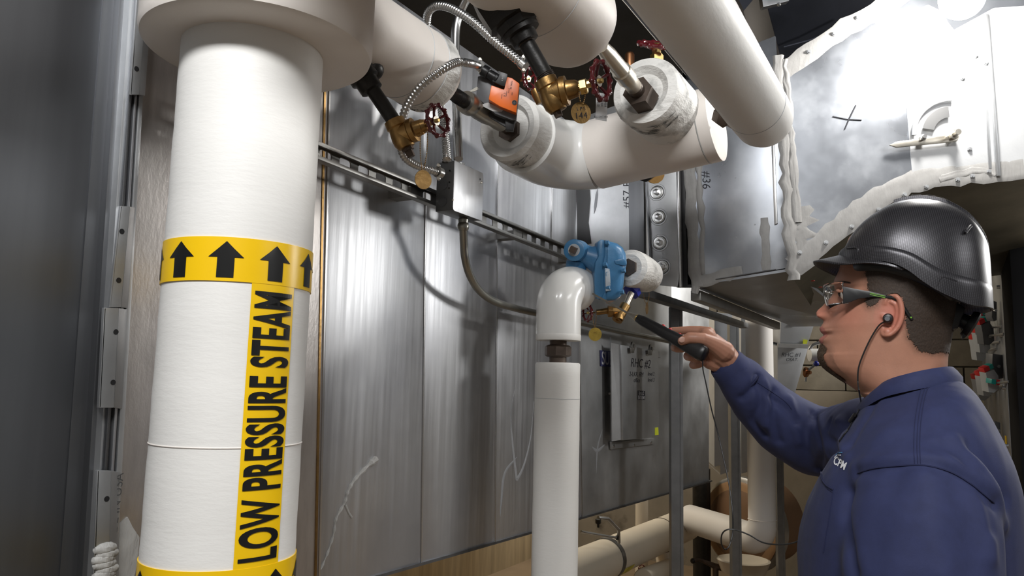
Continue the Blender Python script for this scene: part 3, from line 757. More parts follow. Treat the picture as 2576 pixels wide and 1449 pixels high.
part('bracket', MB().prism([pa_(*p, d=DA+.02) for p in ((1222, 275), (1272, 290), (1272, 318), (1225, 290))], FWD*.012), M['bplast'], ac)
part('release_button', MB().lathe(pa_(1294, 258, DA-.0225), -FWD, [(0, R(6, DA)), (.001, R(6, DA)), (.001, R(4.5, DA)), (-.0005, R(3, DA))], 18), M['bplast'], cov)
for tx, x, y, s, an_ in (('AF24-S', 1286, 213, .0050, 0), ('24 VAC', 1280, 228, .0032, 0), ('50/60Hz', 1274, 236, .003, 0), ('C E', 1269, 238, .0052, 0), ('NEMA2', 1262, 242, .003, 0), ('0000', 1288, 236, .003, 0)):
    part('print', text_on(tx if tx != 'AF24-S' else 'TYPE 24', pa_(x, y, DA-.0228), UPV*-1+RGT*-.12, RGT, s), M['ink'], cov)
part('seal_tab', MB().prism([pa_(*p) for p in ((1176, 232), (1200, 218), (1206, 224), (1192, 230))], FWD*.003), mat('cream_tab', (.7, .68, .6), .6), ac)
pg = MB().lathe(pa_(1214, 176, DA-.01), (pa_(1262, 206, DA-.012)-pa_(1214, 176, DA-.01)), [(0, .0085), (0, .0115), (.006, .0125), (.014, .0115), (.015, .0095), (.030, .0105), (.031, .012), (.036, .012)], 22)
pl_ = part('plug', pg, M['bplast'], ac)
part('terminal_box', MB().prism([pa_(*p, d=DA-.020) for p in ((1238, 204), (1254, 178), (1277, 186), (1272, 218), (1262, 216))], FWD*.03), M['bplast'], pl_, bevel=.001)
part('print', text_on('L N 3', pa_(1264, 197, DA-.0203), UPV*-1-RGT*.2, RGT, .0045), M['whiteprint'], pl_)

# ---- flexible metal conduits
def flex(pts, r, name, label, group=None):
    pts = curve(pts, 10); L = [0]
    for a, b in zip(pts, pts[1:]): L.append(L[-1]+(b-a).length)
    T = L[-1]; n = int(T/.0011); out = []; rr = []; j = 0
    for i in range(n+1):
        s = T*i/n
        while j < len(L)-2 and L[j+1] < s: j += 1
        t = (s-L[j])/max(L[j+1]-L[j], 1e-9); out.append(pts[j].lerp(pts[j+1], t))
        rr.append(r*(1+.15*math.sin(2*PI*s/.0066)))
    return single(name, MB().tube(out, rr, 14), M['emt'], label, 'conduit', angle=80)
JB = 1.50
flex([P(1204, 165, DA), P(1179, 159, 1.36), P(1151, 157, 1.33), P(1124, 168, 1.30), P(1096, 186, 1.29), P(1061, 214, 1.29), P(1034, 248, 1.30), P(1017, 283, 1.31), P(1009, 325, 1.33), P(1010, 376, 1.36), P(1023, 400, 1.38), P(1051, 417, 1.41), P(1098, 433, 1.44)],
     .0068, 'flexible_conduit', 'corrugated steel conduit arching from the actuator down to the junction box side')
flex([P(1124, 402, 1.50), P(1120, 345, 1.54), P(1105, 240, 1.60), P(1080, 110, 1.60), P(1074, 59, 1.58), P(1078, 30, 1.55), P(1097, 15, 1.52), P(1124, 17, 1.50), P(1151, 29, 1.48), P(1186, 52, 1.46), P(1217, 79, 1.45), P(1251, 110, 1.44), P(1286, 138, 1.43), P(1318, 164, 1.42)],
     .0078, 'flexible_conduit', 'corrugated steel conduit looping high behind the first header')
for c, dirr, lab in ((P(1208, 168, DA-.004), P(1208, 168, DA)-P(1180, 159, 1.36), 'screw clamp connector where the corrugated conduit meets the actuator plug'), (P(1317, 163, 1.42), P(1318, 164, 1.42)-P(1286, 138, 1.43), 'screw clamp connector at the upper end of the looping conduit'), (P(1104, 434, 1.445), V((1, 0, 0)), 'screw clamp connector on the left side of the junction box')):
    dirr = dirr.normalized(); t = thing('clamp_connector', lab, 'connector', c)
    part('collar', MB().lathe(c-dirr*.006, dirr, [(0, .0075), (0, .0105), (.012, .0105), (.012, .0075)], 20), M['emt'], t)
    for s in (-1, 1):
        part('clamp_ear', MB().ball(c+UPV*(.0125*s)-FWD*.006, .0042, 10, 7), M['emt'], t)
        part('clamp_screw', MB().lathe(c+UPV*(.0125*s)-FWD*.012, FWD, [(0, .003), (.004, .003)], 8), M['nickel'], t)
single('steel_conduit', MB().tube(curve([P(1153, 400, 1.56), P(1149, 300, 1.60), P(1146, 180, 1.64), P(1146, 80, 1.66), P(1158, 30, 1.66), P(1178, -10, 1.64), P(1205, -50, 1.6)], 8), .0098, 20), M['emt'], 'straight steel conduit rising from the junction box to the ceiling', 'conduit')

# ---- junction box
YJ = .868
jx0 = WY(1140, 465, YJ).x; jx1 = WY(1213, 500, YJ).x; jzt = (WY(1140, 403, YJ).z+WY(1213, 434, YJ).z)/2; jzb = (WY(1138, 526, YJ).z+WY(1212, 559, YJ).z)/2
jyb = .910
jb = thing('junction_box', 'square steel junction box on the slotted channel', 'electrical box', (jx0, YJ, jzb))
part('box', MB().box(((jx0+jx1)/2, (YJ+jyb)/2+.001, (jzt+jzb)/2), jx1-jx0-.002, jyb-YJ, jzt-jzb-.002), mat('box_steel', (.22, .225, .23), .42, 1, var=.1), jb, bevel=.0012)
cvx = MB(); cr = .007; pts = []
for cx, cz, a0 in ((jx1-cr, jzt-cr, 0), (jx0+cr*.3, jzt-cr*.3, 90), (jx0+cr, jzb+cr, 180), (jx1-cr*.3, jzb+cr*.3, 270)):
    rr_ = cr if a0 in (0, 180) else cr*.3
    for a in (0, 30, 60, 90): pts.append((cx+rr_*math.cos(math.radians(a0+a)), YJ-.0015, cz+rr_*math.sin(math.radians(a0+a))))
cvr = part('cover_plate', MB().prism(pts, (0, .0016, 0)), M['galv'], jb, bevel=.0004)
part('keyhole', MB().lathe(WY(1208, 451, YJ-.0018), YD, [(0, .0022), (.0006, .0022)], 12), M['bplast'], cvr)
for sx_, sy_ in ((1211, 459), (1139, 503)):
    part('cover_screw', MB().lathe(WY(sx_, sy_, YJ-.002), -YD, [(-.001, .0026), (.0012, .0024), (.0018, .001)], 10), M['nickel'], cvr)
for zz in (.33, .66):
    part('knockout', MB().lathe((jx0+.0004, (YJ+jyb)/2+.004, jzb+(jzt-jzb)*(zz-.13)), -XD, [(0, .0105), (.0004, .0105), (.0004, .0098), (.0001, .0098)], 24), M['galvd'], jb)
for k, zz in enumerate((.45, .57, .8)): part('side_hole', MB().lathe((jx0-.0001, YJ+.010, jzb+(jzt-jzb)*zz), -XD, [(0, .0018), (.0005, .0018)], 10), M['bplast'], jb)
for px, py, rr_ in ((1124, 404, .010), (1153, 404, .0125)):
    c = WY(px, py, .89); c.z = jzt
    part('top_connector', MB().lathe(c, ZD, [(-.001, rr_), (.003, rr_), (.004, rr_*1.15), (.007, rr_*1.15), (.009, rr_*.85)], 18), M['emt'], jb)
# lower coupling + bent conduit
c0_ = WY(1166, 548, .89); c0_.z = jzb
cp = thing('bent_conduit', 'oily steel conduit curving from under the junction box along the plenum', 'conduit', c0_)
part('compression_coupling', MB().lathe(c0_, -ZD, [(0, .0095), (.003, .0112), (.010, .0105), (.012, .0118), (.016, .0126), (.021, .0126), (.024, .0112), (.027, .0095)], 26), M['emtold'], cp)
part('tube', MB().tube(curve([c0_-ZD*.02, WY(1167, 615, .90), WY(1170, 650, .905), WY(1182, 693, .915), WY(1206, 731, .925), WY(1243, 758, .93), WY(1295, 775, .93), WY(1350, 788, .93), WY(1460, 812, .93), WY(1560, 834, .93), WY(1690, 860, .93)], 8), .0088, 20), M['emtold'], cp)

# ================================================================== thin conduit far right top
single('steel_conduit', MB().tube([P(1540, -50, 1.9), P(1690, 130, 2.15), P(1800, 262, 2.4)], R(12, 2.0), 16), mat('grey_conduit', (.22, .24, .28), .4, .7), 'dark grey pipe running behind the long white pipe near the ceiling', 'pipe')
# ================================================================== white elbow riser in the middle
er_ = thing('condensate_riser', 'slim white insulated vertical pipe with glossy elbow cover beside the blue steam trap', 'pipe', P(1404, 1200, 1.87))
ecx = P(1405, 800, 1.87); EX, EY = ecx.x, ecx.y; rE = .0555
def ez(py, px=1405): 
    r = ray(px, py); k = (EX*r.x+EY*r.y)/(r.x*r.x+r.y*r.y); return 1.5+r.z*k
zel = ez(735)
pth = [V((EX, EY, ez(853)))]+[V((EX, EY, ez(853)+(zel-.035-ez(853))*i/4)) for i in range(1, 5)]
eo = (P(1490, 742, 1.97)-V((EX, EY, zel))); eo.z = -.012; eo.normalize(); ra = .058
pth = [p for p in pth if p.z < zel-ra+.02]
c_ = V((EX, EY, zel-ra+.02)); top = []
for i in range(1, 13):
    a = PI/2*i/12; top.append(c_+eo*(ra*(1-math.cos(a)))+ZD*(ra*math.sin(a)))
pth += top; pth += [top[-1]+eo*.012, top[-1]+eo*.028, top[-1]+eo*.034]
rr = [rE]*(len(pth)-3)+[rE*.985, rE*.93, rE*.80]
part('elbow_cover', MB().tube(pth, rr, 56, upv=-XD), M['pvc'], er_)
part('taped_rim', MB().lathe((EX, EY, ez(857)), ZD, [(0, .02), (0, rE*.99), (.002, rE*1.006), (.013, rE*1.008), (.015, rE)], 56), M['white'], er_)
part('nipple', MB().lathe((EX, EY, ez(914)), ZD, [(0, .021), (ez(855)-ez(914), .021)], 22), M['rust'], er_)
part('union_nut', MB().lathe((EX, EY, ez(898)), ZD, [(0, .027), (.004, .033), (ez(870)-ez(898)-.003, .0335), (ez(868)-ez(898), .026)], 8, rot=.3), M['rust'], er_)
prof = [(0, .055)]+[(z, .0552*(1+.003*math.sin(z*70))) for z in np.linspace(.02, ez(913)-.004, 60)]+[(ez(913), .053), (ez(913), .022)]
part('pipe_jacket', MB().lathe((EX, EY, 0), ZD, prof, 56), M['white'], er_)
part('jacket_seam', MB().lathe((EX, EY, ez(1003)), ZD, [(0, .0553), (.0005, .0560), (.001, .0553)], 56), M['lgplast'], er_)

# ================================================================== blue steam trap
dT = 1.90
def tp(x, y, d=dT): return P(x, y, d)
st = thing('steam_trap', 'blue painted cast steam trap behind the white elbow', 'steam trap', tp(1520, 750))
mb = MB().lathe(tp(1449, 630), (-FWD*.9-RGT*.35), [(-.03, .02), (-.03, .027), (.016, .0275), (.018, .0245), (.018, .014)], 36)
mb.tube([tp(1452, 634, 1.925), tp(1480, 645, 1.925), tp(1512, 655, 1.925)], [.0265, .027, .040], 28)
mb.tube([tp(1450, 655, 1.93), tp(1446, 700, 1.94), tp(1460, 740, 1.95)], [.025, .030, .026], 24)
part('body', mb, M['bluepaint'], st)
pl2 = part('plug', MB().lathe(tp(1449, 630)+(-FWD*.9-RGT*.35).normalized()*.0175, (-FWD*.9-RGT*.35), [(0, .0155), (.0008, .0155), (.0008, .013), (.002, .013)], 28), M['lgplast'], st)
part('plug_square', MB().lathe(tp(1449, 630)+(-FWD*.9-RGT*.35).normalized()*.017, (-FWD*.9-RGT*.35), [(0, .0118), (.016, .0108)], 4, rot=.3), M['rust'], pl2)
def slab(pts, d, th, name, bev): return part(name, MB().prism([tp(x, y, d) for x, y in pts], FWD*th), M['bluepaint'], st, bevel=bev)
slab([(1504, 609), (1512, 602), (1521, 604), (1523, 640), (1518, 660), (1519, 700), (1522, 735), (1514, 752), (1503, 752), (1496, 735), (1495, 690), (1498, 660), (1506, 645)], 1.872, .075, 'body_flange', .003)
slab([(1523, 603), (1532, 606), (1533, 640), (1528, 660), (1529, 700), (1532, 735), (1526, 754), (1516, 756), (1513, 752), (1521, 735), (1519, 700), (1518, 660), (1522, 640)], 1.868, .080, 'cover_flange', .002)
mb = MB(); rows = []
outl = [(1530, 606, 0), (1552, 612, .25), (1566, 622, .6), (1574, 638, 1), (1577, 662, 1), (1571, 690, .9), (1568, 720, 1), (1562, 745, .8), (1548, 757, .4), (1526, 757, 0)]
for k in range(9):
    b = -PI/2+PI*k/8; dd = 1.905-.036*math.cos(b) if False else 1.905+.040*math.sin(b); sc_ = math.cos(b)**.45 if abs(math.cos(b)) > 1e-6 else 0
    rows.append([tp(1528+(x-1528)*(.55+.45*sc_), 685+(y-685)*(.82+.18*sc_), dd) for x, y, _ in outl])
mb.grid(rows, closed=True); n_ = len(mb.v); mo = len(outl)
mb.f += [tuple(range(mo)), tuple(range(n_-mo, n_))]
part('cover', mb, M['bluepaint'], st, angle=60)
slab([(1545, 655), (1566, 650), (1575, 655), (1577, 668), (1566, 668), (1548, 664)], 1.862, .03, 'cast_boss', .003)
for x, y in ((1527, 611), (1522, 666), (1568, 681), (1529, 724), (1564, 735)):
    part('bolt', MB().lathe(tp(x, y, 1.862), FWD*-.3+RGT*.7+UPV*.1, [(-.004, .0058), (.005, .0058), (.0058, .004)], 6), M['bluepaint'], st)
part('nameplate', MB().prism([tp(*p, d=1.859) for p in ((1522, 674), (1534, 676), (1537, 730), (1524, 733))], FWD*.004), mat('worn_plate', (.50, .56, .62), .5, .3, col2=(.1, .22, .36), c2lo=.5, c2hi=.6, c2scale=60), st, bevel=.0008)
part('gasket_ring', MB().lathe(tp(1543, 752, 1.91), (UPV*-.9+RGT*.5), [(-.02, .02), (0, .021), (.004, .018)], 24), mat('worn_pink', (.55, .38, .32), .6), st)
# sleeve
sl0 = P(1584, 673, 1.96); rs = R(47, 1.98)
sl = thing('insulated_sleeve', 'short rough white insulated sleeve between the blue trap and the bolted flange', 'insulation', sl0)
axs = (P(1628, 694, 2.07)-sl0).normalized()
part('sleeve', MB().lathe(sl0, axs, [(0, .015), (-.004, rs*.7), (.003, rs*.97), (.012, rs), (.055, rs*1.02), (.10, rs*.98), (.128, rs*.93), (.142, rs*.78), (.148, rs*.5), (.149, .004)], 40), M['mastic'], sl)
part('hex_end', MB().lathe(sl0-axs*.012, axs, [(0, .016), (0, .022), (.012, .022)], 6), M['rust'], sl)

# small drain valves under the trap
dv = thing('drain_valve', 'small brass drain valve with red wheel below the blue trap', 'valve', P(1555, 790, 1.93))
part('blue_cap', MB().lathe(P(1594, 727, 2.0), (UPV*-.6-RGT*.55-FWD*.4), [(0, .012), (0, .0235), (.014, .0235), (.017, .016)], 8), M['bluepl'], dv)
part('nipple', MB().tube([P(1588, 738, 1.98), P(1566, 786, 1.95)], .0092, 16), M['nickel'], dv)
mb = MB().tube([P(1574, 768, 1.94), P(1552, 806, 1.92)], .0135, 16)
mb.tube([P(1560, 785, 1.93), P(1530, 782, 1.925), P(1528, 782, 1.925), P(1500, 786, 1.92)], [.012, .0115, .008, .007], 16)
mb.lathe(P(1535, 783, 1.926), (RGT*-1), [(-.006, .0145), (.006, .0145)], 8)
part('body', mb, M['brass'], dv)
part('outlet', MB().lathe(P(1558, 794, 1.915), (UPV*-.9-RGT*.2-FWD*.45), [(0, .011), (.012, .0118), (.012, .008), (.004, .007)], 18), M['brass'], dv)
handwheel(P(1478, 787, 1.93), (-RGT*.85-FWD*.45), R(23, 1.93), dv)
t4 = thing('valve_tag', 'round gold tag hanging under the blue trap left of the probe', 'tag', P(1496, 822, 1.9))
chain([P(1491, 795, 1.9), P(1493, 812, 1.9), P(1496, 824, 1.9)], t4); chain([P(1500, 795, 1.9), P(1499, 812, 1.9), P(1497, 824, 1.9)], t4)
td4 = part('tag_disc', MB().lathe(P(1497, 841, 1.9), (-FWD+RGT*.2), [(0, R(17, 1.9)), (.0012, R(17, 1.9))], 28), mat('gold_tag', (.62, .46, .10), .4, .9, var=.2, vscale=60), t4)
part('stamping', text_on('LPC', P(1497, 837, 1.897), RGT, UPV, .0055), M['brass'], td4)
t5 = thing('valve_tag', 'narrow edge-on brass tag hanging below the white sleeve', 'tag', P(1627, 770, 2.0))
chain([P(1619, 740, 2.0), P(1621, 755, 2.0), P(1626, 764, 2.0)], t5); chain([P(1633, 738, 2.0), P(1632, 752, 2.0), P(1628, 764, 2.0)], t5)
part('tag_disc', MB().lathe(P(1627, 776, 2.0), (-FWD*.4+RGT*1), [(0, R(15, 2.0)), (.0012, R(15, 2.0))], 24), M['brass'], t5)

# ================================================================== branch duct at the right of the plenum
XF = 2.13
def wf(x, y, off=0): return WX(x, y, XF-off)
zb36 = wf(1745, 716).z
bd = thing('branch_duct', 'shiny square galvanized duct marked 36 with grey sealant along its edges', 'duct', wf(1740, 720))
ZTD = 2.72
def fq(x0, x1, yb0, yb1, yt0, yt1, off=0, th=.012, m='shiny', name='face_sheet', bev=.001):
    return part(name, MB().prism([wf(x0, yb0, off), wf(x1, yb1, off), wf(x1, yt1, off), wf(x0, yt0, off)], (th, 0, 0)), M[m], bd, bevel=bev)
part('face_sheet', MB().prism([wf(1740, 716), wf(1988, 676), wf(1950, 90), wf(1716, 180)], (.012, 0, 0)), M['shiny'], bd, bevel=.001)
inset = part('face_sheet', MB().prism([wf(1450, 690), wf(1592, 690), wf(1592, 250), wf(1450, 300)], (.012, 0, 0)), M['galv2'], bd)
part('dark_channel_and_gap', MB().prism([wf(1583, 700, .004), wf(1622, 712, .004), wf(1618, 380, .004), wf(1580, 400, .004)], (.02, 0, 0)), M['galvd'], bd, bevel=.002)
part('dark_channel_and_gap', MB().prism([wf(1700, 722, .0), wf(1740, 722, .0), wf(1728, 330, .0), wf(1694, 340, .0)], (.02, 0, 0)), M['bplast'], bd)  # narrow black strip stands in for the unlit gap beside the plate
part('tape', MB().prism([wf(1452, 620, .003), wf(1487, 612, .003), wf(1480, 560, .003), (wf(1485, 500, .003)), wf(1478, 400, .003), wf(1450, 400, .003)], (.003, 0, 0)), M['bplast'], bd)
part('dark_smear', MB().prism([wf(1494, 538, .002), wf(1500, 520, .002), wf(1504, 490, .002), wf(1503, 474, .002), wf(1498, 490, .002), wf(1494, 520, .002)], (.003, 0, 0)), M['galvd'], bd)
# underside and side
un = WZ(1985, 822, zb36); un2 = WZ(1900, 812, zb36)
part('underside', MB().prism([wf(1740, 720), wf(1990, 682), V((un.x, wf(1990, 682).y-.02, zb36)), V((un.x, wf(1740, 720).y, zb36))], (0, 0, .01)), M['shiny'], bd)
part('side_sheet', MB().prism([wf(1730, 716), wf(1716, 180), wf(1716, 180)+XD*1.2, wf(1730, 716)+XD*1.2], (0, -.01, 0)), M['galv2'], bd)
single('support_angle', MB().box((2.13+.55, wf(1640, 735).y, wf(1640, 735).z-.012), 1.25, .035, .022), M['galvd'], 'dark steel angle running away under the square duct', 'rail', bevel=.002)
rl = WX(1745, 738, 2.14)
single('support_angle', MB().box((2.14+.62, rl.y, rl.z-.004), 1.2, .03, .03), M['chan'], 'inner steel support rail directly below the square duct', 'rail', bevel=.002)
# sealant
def sealant(pts, wd, parent, pf, th=.003, seed=0, name='sealant_strip', m='sealantb', jit=.22):
    """brushed sealant band with ragged edges along pixel points, pf maps pixel->plane, thickness towards camera"""
    rr = random.Random(seed); P3 = curve([pf(x, y) for x, y in pts], 1 if len(pts) == 2 else 4)
    out = []; 
    for a, b in zip(P3, P3[1:]):
        k = max(1, int((b-a).length/.018))
        for i in range(k): out.append(a.lerp(b, i/k))
    out.append(P3[-1]); n0 = (pf(2000, 400)-pf(2100, 400)).cross(pf(2000, 400)-pf(2000, 500)).normalized()
    if n0.dot(CAM-out[0]) < 0: n0 = -n0
    rows = []
    for i, p in enumerate(out):
        t = (out[min(i+1, len(out)-1)]-out[max(i-1, 0)]).normalized(); s = n0.cross(t)
        l = -wd/2*(1+rr.uniform(-jit, jit*1.6)); r_ = wd/2*(1+rr.uniform(-jit, jit*1.6)); row = []
        for k in range(9):
            f = k/8; e = l+(r_-l)*f; hgt = th*(math.sin(PI*f)**.35 if 0 < f < 1 else 0)*(1+.25*rr.uniform(-1, 1))
            row.append(p+s*e+n0*(hgt-.0008))
        rows.append(row)
    return part(name, MB().grid(rows), M[m], parent, angle=70)
wp = lambda x, y: wf(x, y, .0)
sealant([(1734, 330), (1738, 500), (1745, 640), (1755, 722)], .036, bd, wp, .004, 1)
sealant([(1757, 420), (1763, 500), (1768, 600), (1770, 690)], .014, bd, wp, .005, 2, jit=.6)
sealant([(1750, 712), (1800, 698), (1868, 682)], .032, bd, wp, .003, 3)
sealant([(1923, 548), (1925, 600), (1928, 680)], .026, bd, wp, .003, 4)
sealant([(1750, 720), (1746, 738)], .022, bd, wp, .006, 5)
part('bottom_hem', MB().tube([wf(1800, 703, .003), wf(1952, 678, .003)], .0016, 8), M['galvd'], bd)
part('drive_slip', MB().prism([wf(1938, 300, .006), wf(1946, 300, .006), wf(1956, 562, .006), wf(1948, 565, .006)], (.006, 0, 0)), M['seam'], bd, bevel=.001)
part('marker_text', text_on('#36', wf(1776, 452, .0008), -ZD, -YD, .034, shear=.15), M['ink'], bd)
part('marker_text', text_on('#57 B', wf(1578, 490, .0008), ZD, YD, .036, shear=.1), M['ink'], inset if False else bd)
for x, y in ((1850, 447), (1899, 565), (1852, 597)): part('rivet', MB().lathe(wf(x, y), -XD, [(0, .0022), (.0012, .0015)], 8), M['lgplast'], bd)

# corner plate with bolts
bf = thing('flange_plate', 'dull galvanized flange plate with four big bolts left of the square duct', 'flange', wf(1660, 720, .02))
part('plate', MB().prism([wf(x, y, .022) for x, y in ((1640, 716), (1636, 600), (1624, 440), (1618, 395), (1700, 390), (1704, 560), (1708, 700), (1704, 722))], (.004, 0, 0)), M['galv2'], bf, bevel=.0015)
part('plate_lip', MB().prism([wf(x, y, .036) for x, y in ((1701, 400), (1706, 400), (1714, 722), (1708, 722))], (.018, 0, 0)), M['seam'], bf, bevel=.0015)
part('plate_lip', MB().prism([wf(x, y, .030) for x, y in ((1619, 420), (1624, 420), (1642, 714), (1637, 714))], (.012, 0, 0)), M['galvd'], bf, bevel=.0015)
for x, y in ((1653, 484), (1657, 546), (1660, 611), (1666, 672)):
    c = wf(x, y, .022); b = part('bolt', MB().lathe(c, -XD, [(0, .019), (.0015, .019), (.002, .0155), (.003, .0150), (.003, .0125)], 26), M['emt'], bf)
    part('bolt_head', MB().lathe(c-XD*.003, -XD, [(0, .0098), (.007, .0098), (.008, .008)], 6), M['seam'], b)
    part('raised_ring', MB().lathe(c, -XD, [(0, .026), (.0012, .025), (.0012, .021), (0, .020)], 26), M['galv2'], b)
bk = P(1625, 436, 1.95)
part('threaded_end', MB().lathe(bk, -XD*.7-ZD*.2, [(-.08, .016), (0, .017), (0, .022), (.010, .022)], 8), M['iron'], bf)
part('jagged_washer', MB().lathe(P(1645, 438, 1.98), -XD*.5+YD*-.3, [(0, .026), (.006, .027)], 14), M['brass'], bf)

# transition duct (X-marked)
tA = P(1972, 420, 2.0); tB = P(2576, 300, 1.93); tC = P(1990, 690, 1.97)
TS = 1.4
tN = (tB-tA).cross(tC-tA).normalized()
if tN.dot(CAM-tA) < 0: tN = -tN
def wt(x, y, off=0): return pl(x, y, tA+tN*off, tN)
td_ = thing('transition_duct', 'large bright flared duct marked with a black X under the bare lamp', 'duct', tC)
bot = [(1988, 690), (2060, 628), (2135, 566), (2200, 512), (2260, 478), (2340, 462), (2430, 455), (2510, 450), (2640, 438)]
topl = [(2640, -60), (2330, -60), (2225, 12), (2150, 60), (2080, 105), (2020, 150), (1962, 175)]
patch_x0, patch_x1 = (2258, 2290)
tf = part('face_sheet', MB().prism([wt(x, y) for x, y in bot+topl], -tN*.012), M['shiny'], td_)
part('painted_glare', MB().prism([wt(x, y, .0015) for x, y in ((2262, 40), (2335, 12), (2372, 30), (2384, 55), (2400, 75), (2500, 20), (2640, 10), (2640, 436), (2505, 448), (2400, 430), (2296, 452))], -tN*.002), mat('white_glare_sheet', (.52, .53, .54), .42, .35, var=.06, vscale=9, bump=.3, bscale=30), td_)  # lamp glare put in as a paler sheet laid on the face
def wt0(x, y): return wt(x, y, .0005)
sealant([(1962, 185), (2040, 128), (2130, 70), (2228, 14), (2330, -50)], .036*TS, td_, wt0, .003, 11, jit=.15)
sealant([(1996, 672), (2060, 616), (2133, 556), (2200, 505), (2265, 470), (2345, 446), (2440, 436), (2576, 425)], .040*TS, td_, wt0, .003, 12, jit=.15)
sealant([(1955, 140), (1968, 300), (1980, 480), (1990, 640), (1996, 705)], .020*TS, td_, wt0, .007, 13, jit=.4)
sealant([(1972, 150), (1985, 300), (1996, 440), (2004, 560)], .012*TS, td_, wt0, .007, 14, jit=.5)
sealant([(2012, 520), (2020, 570), (2018, 600), (2012, 650)], .034*TS, td_, wt0, .002, 16, jit=.6)
sealant([(2362, 452), (2445, 430), (2503, 440)], .016*TS, td_, wt0, .004, 17)
for k, (a, b) in enumerate((((2478, 40), (2508, 445)), ((2468, 60), (2490, 425)))):
    part('standing_seam', MB().prism([wt(a[0]-4, a[1], .001), wt(a[0]+4, a[1], .001), wt(b[0]+4, b[1], .001), wt(b[0]-4, b[1], .001)], tN*(.012 if k == 0 else .003)), M['galv2'], td_, bevel=.001)
for x, y in ((2035, 130), (2098, 85), (2157, 45), (2422, 196), (2455, 140), (2440, 375), (2488, 431), (2447, 443), (2410, 452), (2331, 470), (2276, 490), (2211, 527), (2143, 570), (2078, 610), (2012, 635), (2480, 158)):
    part('screw', MB().lathe(wt(x, y, .005), tN, [(-.004, .0042*TS), (.001, .0042*TS), (.001, .0030*TS), (.0050, .0028*TS)], 6 if x > 2300 else 10), M['galv2'], td_)
for a, b, c in (((2095, 293), (2130, 300), (2167, 302)), ((2153, 265), (2138, 295), (2125, 325))):
    part('x_mark', MB().tube([wt(*a, .0009), wt(*b, .0009), wt(*c, .0009)], .0017, 6), M['ink'], td_)
# underside of the transition, sloping away, its shade put into a dark olive colour
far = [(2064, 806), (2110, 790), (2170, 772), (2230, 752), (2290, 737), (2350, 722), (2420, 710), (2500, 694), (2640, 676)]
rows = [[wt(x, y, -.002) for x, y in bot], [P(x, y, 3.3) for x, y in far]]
part('underside', MB().grid(rows), mat('shaded_underside', (.13, .125, .10), .5, .85, var=.3, vscale=5), td_)
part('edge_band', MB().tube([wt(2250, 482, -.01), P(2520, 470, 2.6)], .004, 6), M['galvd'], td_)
rd = mat('red_ink', (.45, .02, .01), .6)
for x, y in ((2026, 687), (2045, 706), (2064, 722)):
    mb = MB().lathe(P(x, y, 2.12), -FWD*.2-UPV, [(0, R(5, 2.1)), (.001, R(5, 2.1))], 7); part('red_mark', mb, rd, td_)
# damper quadrant
dq = thing('damper_handle', 'steel damper lever with quadrant plate on the bright duct', 'lever', wt(2400, 345))
c_ = wt(2392, 335, .010)
eU = (wt(2480, 335, .01)-c_).normalized(); eV = tN.cross(eU); eV = eV if eV.z > 0 else -eV
def qp(a, r, o=0): return c_+eU*(-r*TS*math.cos(a))+eV*(r*TS*math.sin(a))+tN*(o*TS)
arc = MB(); rows = []
for i in range(19):
    a = math.radians(-4+96*i/18); rows.append([qp(a, .060), qp(a, .060, .003), qp(a, .068, .004), qp(a, .068, 0)])
arc.grid(rows, closed=True)
part('quadrant_arc', arc, M['galv2'], dq)
rows = []
for i in range(12):
    a = math.radians(10+75*i/11); rows.append([qp(a, .030), qp(a, .030, .002), qp(a, .050, .002), qp(a, .050, 0)])
part('quadrant_web', MB().grid(rows, closed=True), M['seam'], dq)
h0, h1 = wt(2238, 366, .022), wt(2406, 346, .022)
hx = (h1-h0).normalized(); hy = tN.cross(hx)
part('handle', MB().prism([h0+hy*.0014, h0+hx*.017-hy*.007, h1-hy*.010, h1+hx*.008, h1+hy*.010, h0+hx*.017+hy*.008], -tN*.006), M['nickel'], dq, bevel=.001)
part('bolt', MB().lathe(wt(2391, 345, .006), tN, [(0, .0125), (.025, .0125), (.026, .0075), (.047, .0075)], 8), M['nickel'], dq)
part('wing_nut', MB().lathe(wt(2314, 352, .006), tN, [(0, .008), (.025, .008), (.026, .005), (.034, .005)], 8), M['seam'], dq)

# bare lamp
lm = P(2420, -5, 1.78); lr = R(53, 1.78)
lp = thing('globe_lamp', 'bare glowing white globe lamp in front of the bright duct', 'lamp', lm)
part('globe', MB().ball(lm, lr, 32, 20), M['bulb'], lp)
part('lamp_holder', MB().lathe(lm, ZD, [(lr*.86, .018), (lr*.9, .021), (lr+.05, .021), (lr+.05, .05), (lr+.075, .05), (lr+.08, .004), (3.0-lm.z, .004)], 20), M['lampcol'], lp)

# dark duct up at the ceiling
dd = thing('ceiling_duct', 'dark blue-black duct corner hanging above the flared duct', 'duct', P(1960, 100, 2.2))
A_ = [P(1918, -30, 2.4), P(1968, 158, 2.65), P(2110, 110, 2.6), P(2260, 10, 2.5), P(2330, -60, 2.4)]
part('side_sheet', MB().prism(A_, FWD*.2), M['duct_dark'], dd, bevel=.002)
part('seam_bead', MB().tube([P(1972, 118, 2.58), P(2040, 100, 2.55), P(2130, 62, 2.5)], .004, 8), M['duct_dark'], dd)
part('bracket', MB().prism([P(1920, 18, 2.35), P(1986, 2, 2.35), P(1984, -20, 2.35), P(1915, -20, 2.35)], FWD*.03), M['galvd'], dd, bevel=.002)
part('screw', MB().lathe(P(1959, 12, 2.35), -FWD, [(0, .006), (.004, .006), (.008, .003)], 8), M['seam'], dd)
single('void_backdrop', MB().prism([P(1830, -60, 2.9), P(1950, 190, 2.9), P(2010, 190, 2.9), P(1900, -60, 2.9)], FWD*.2), M['duct_dark'], 'dark void put in as a black beam near the ceiling behind the long white pipe', 'backdrop')  # black sheet added where there is only an unlit void

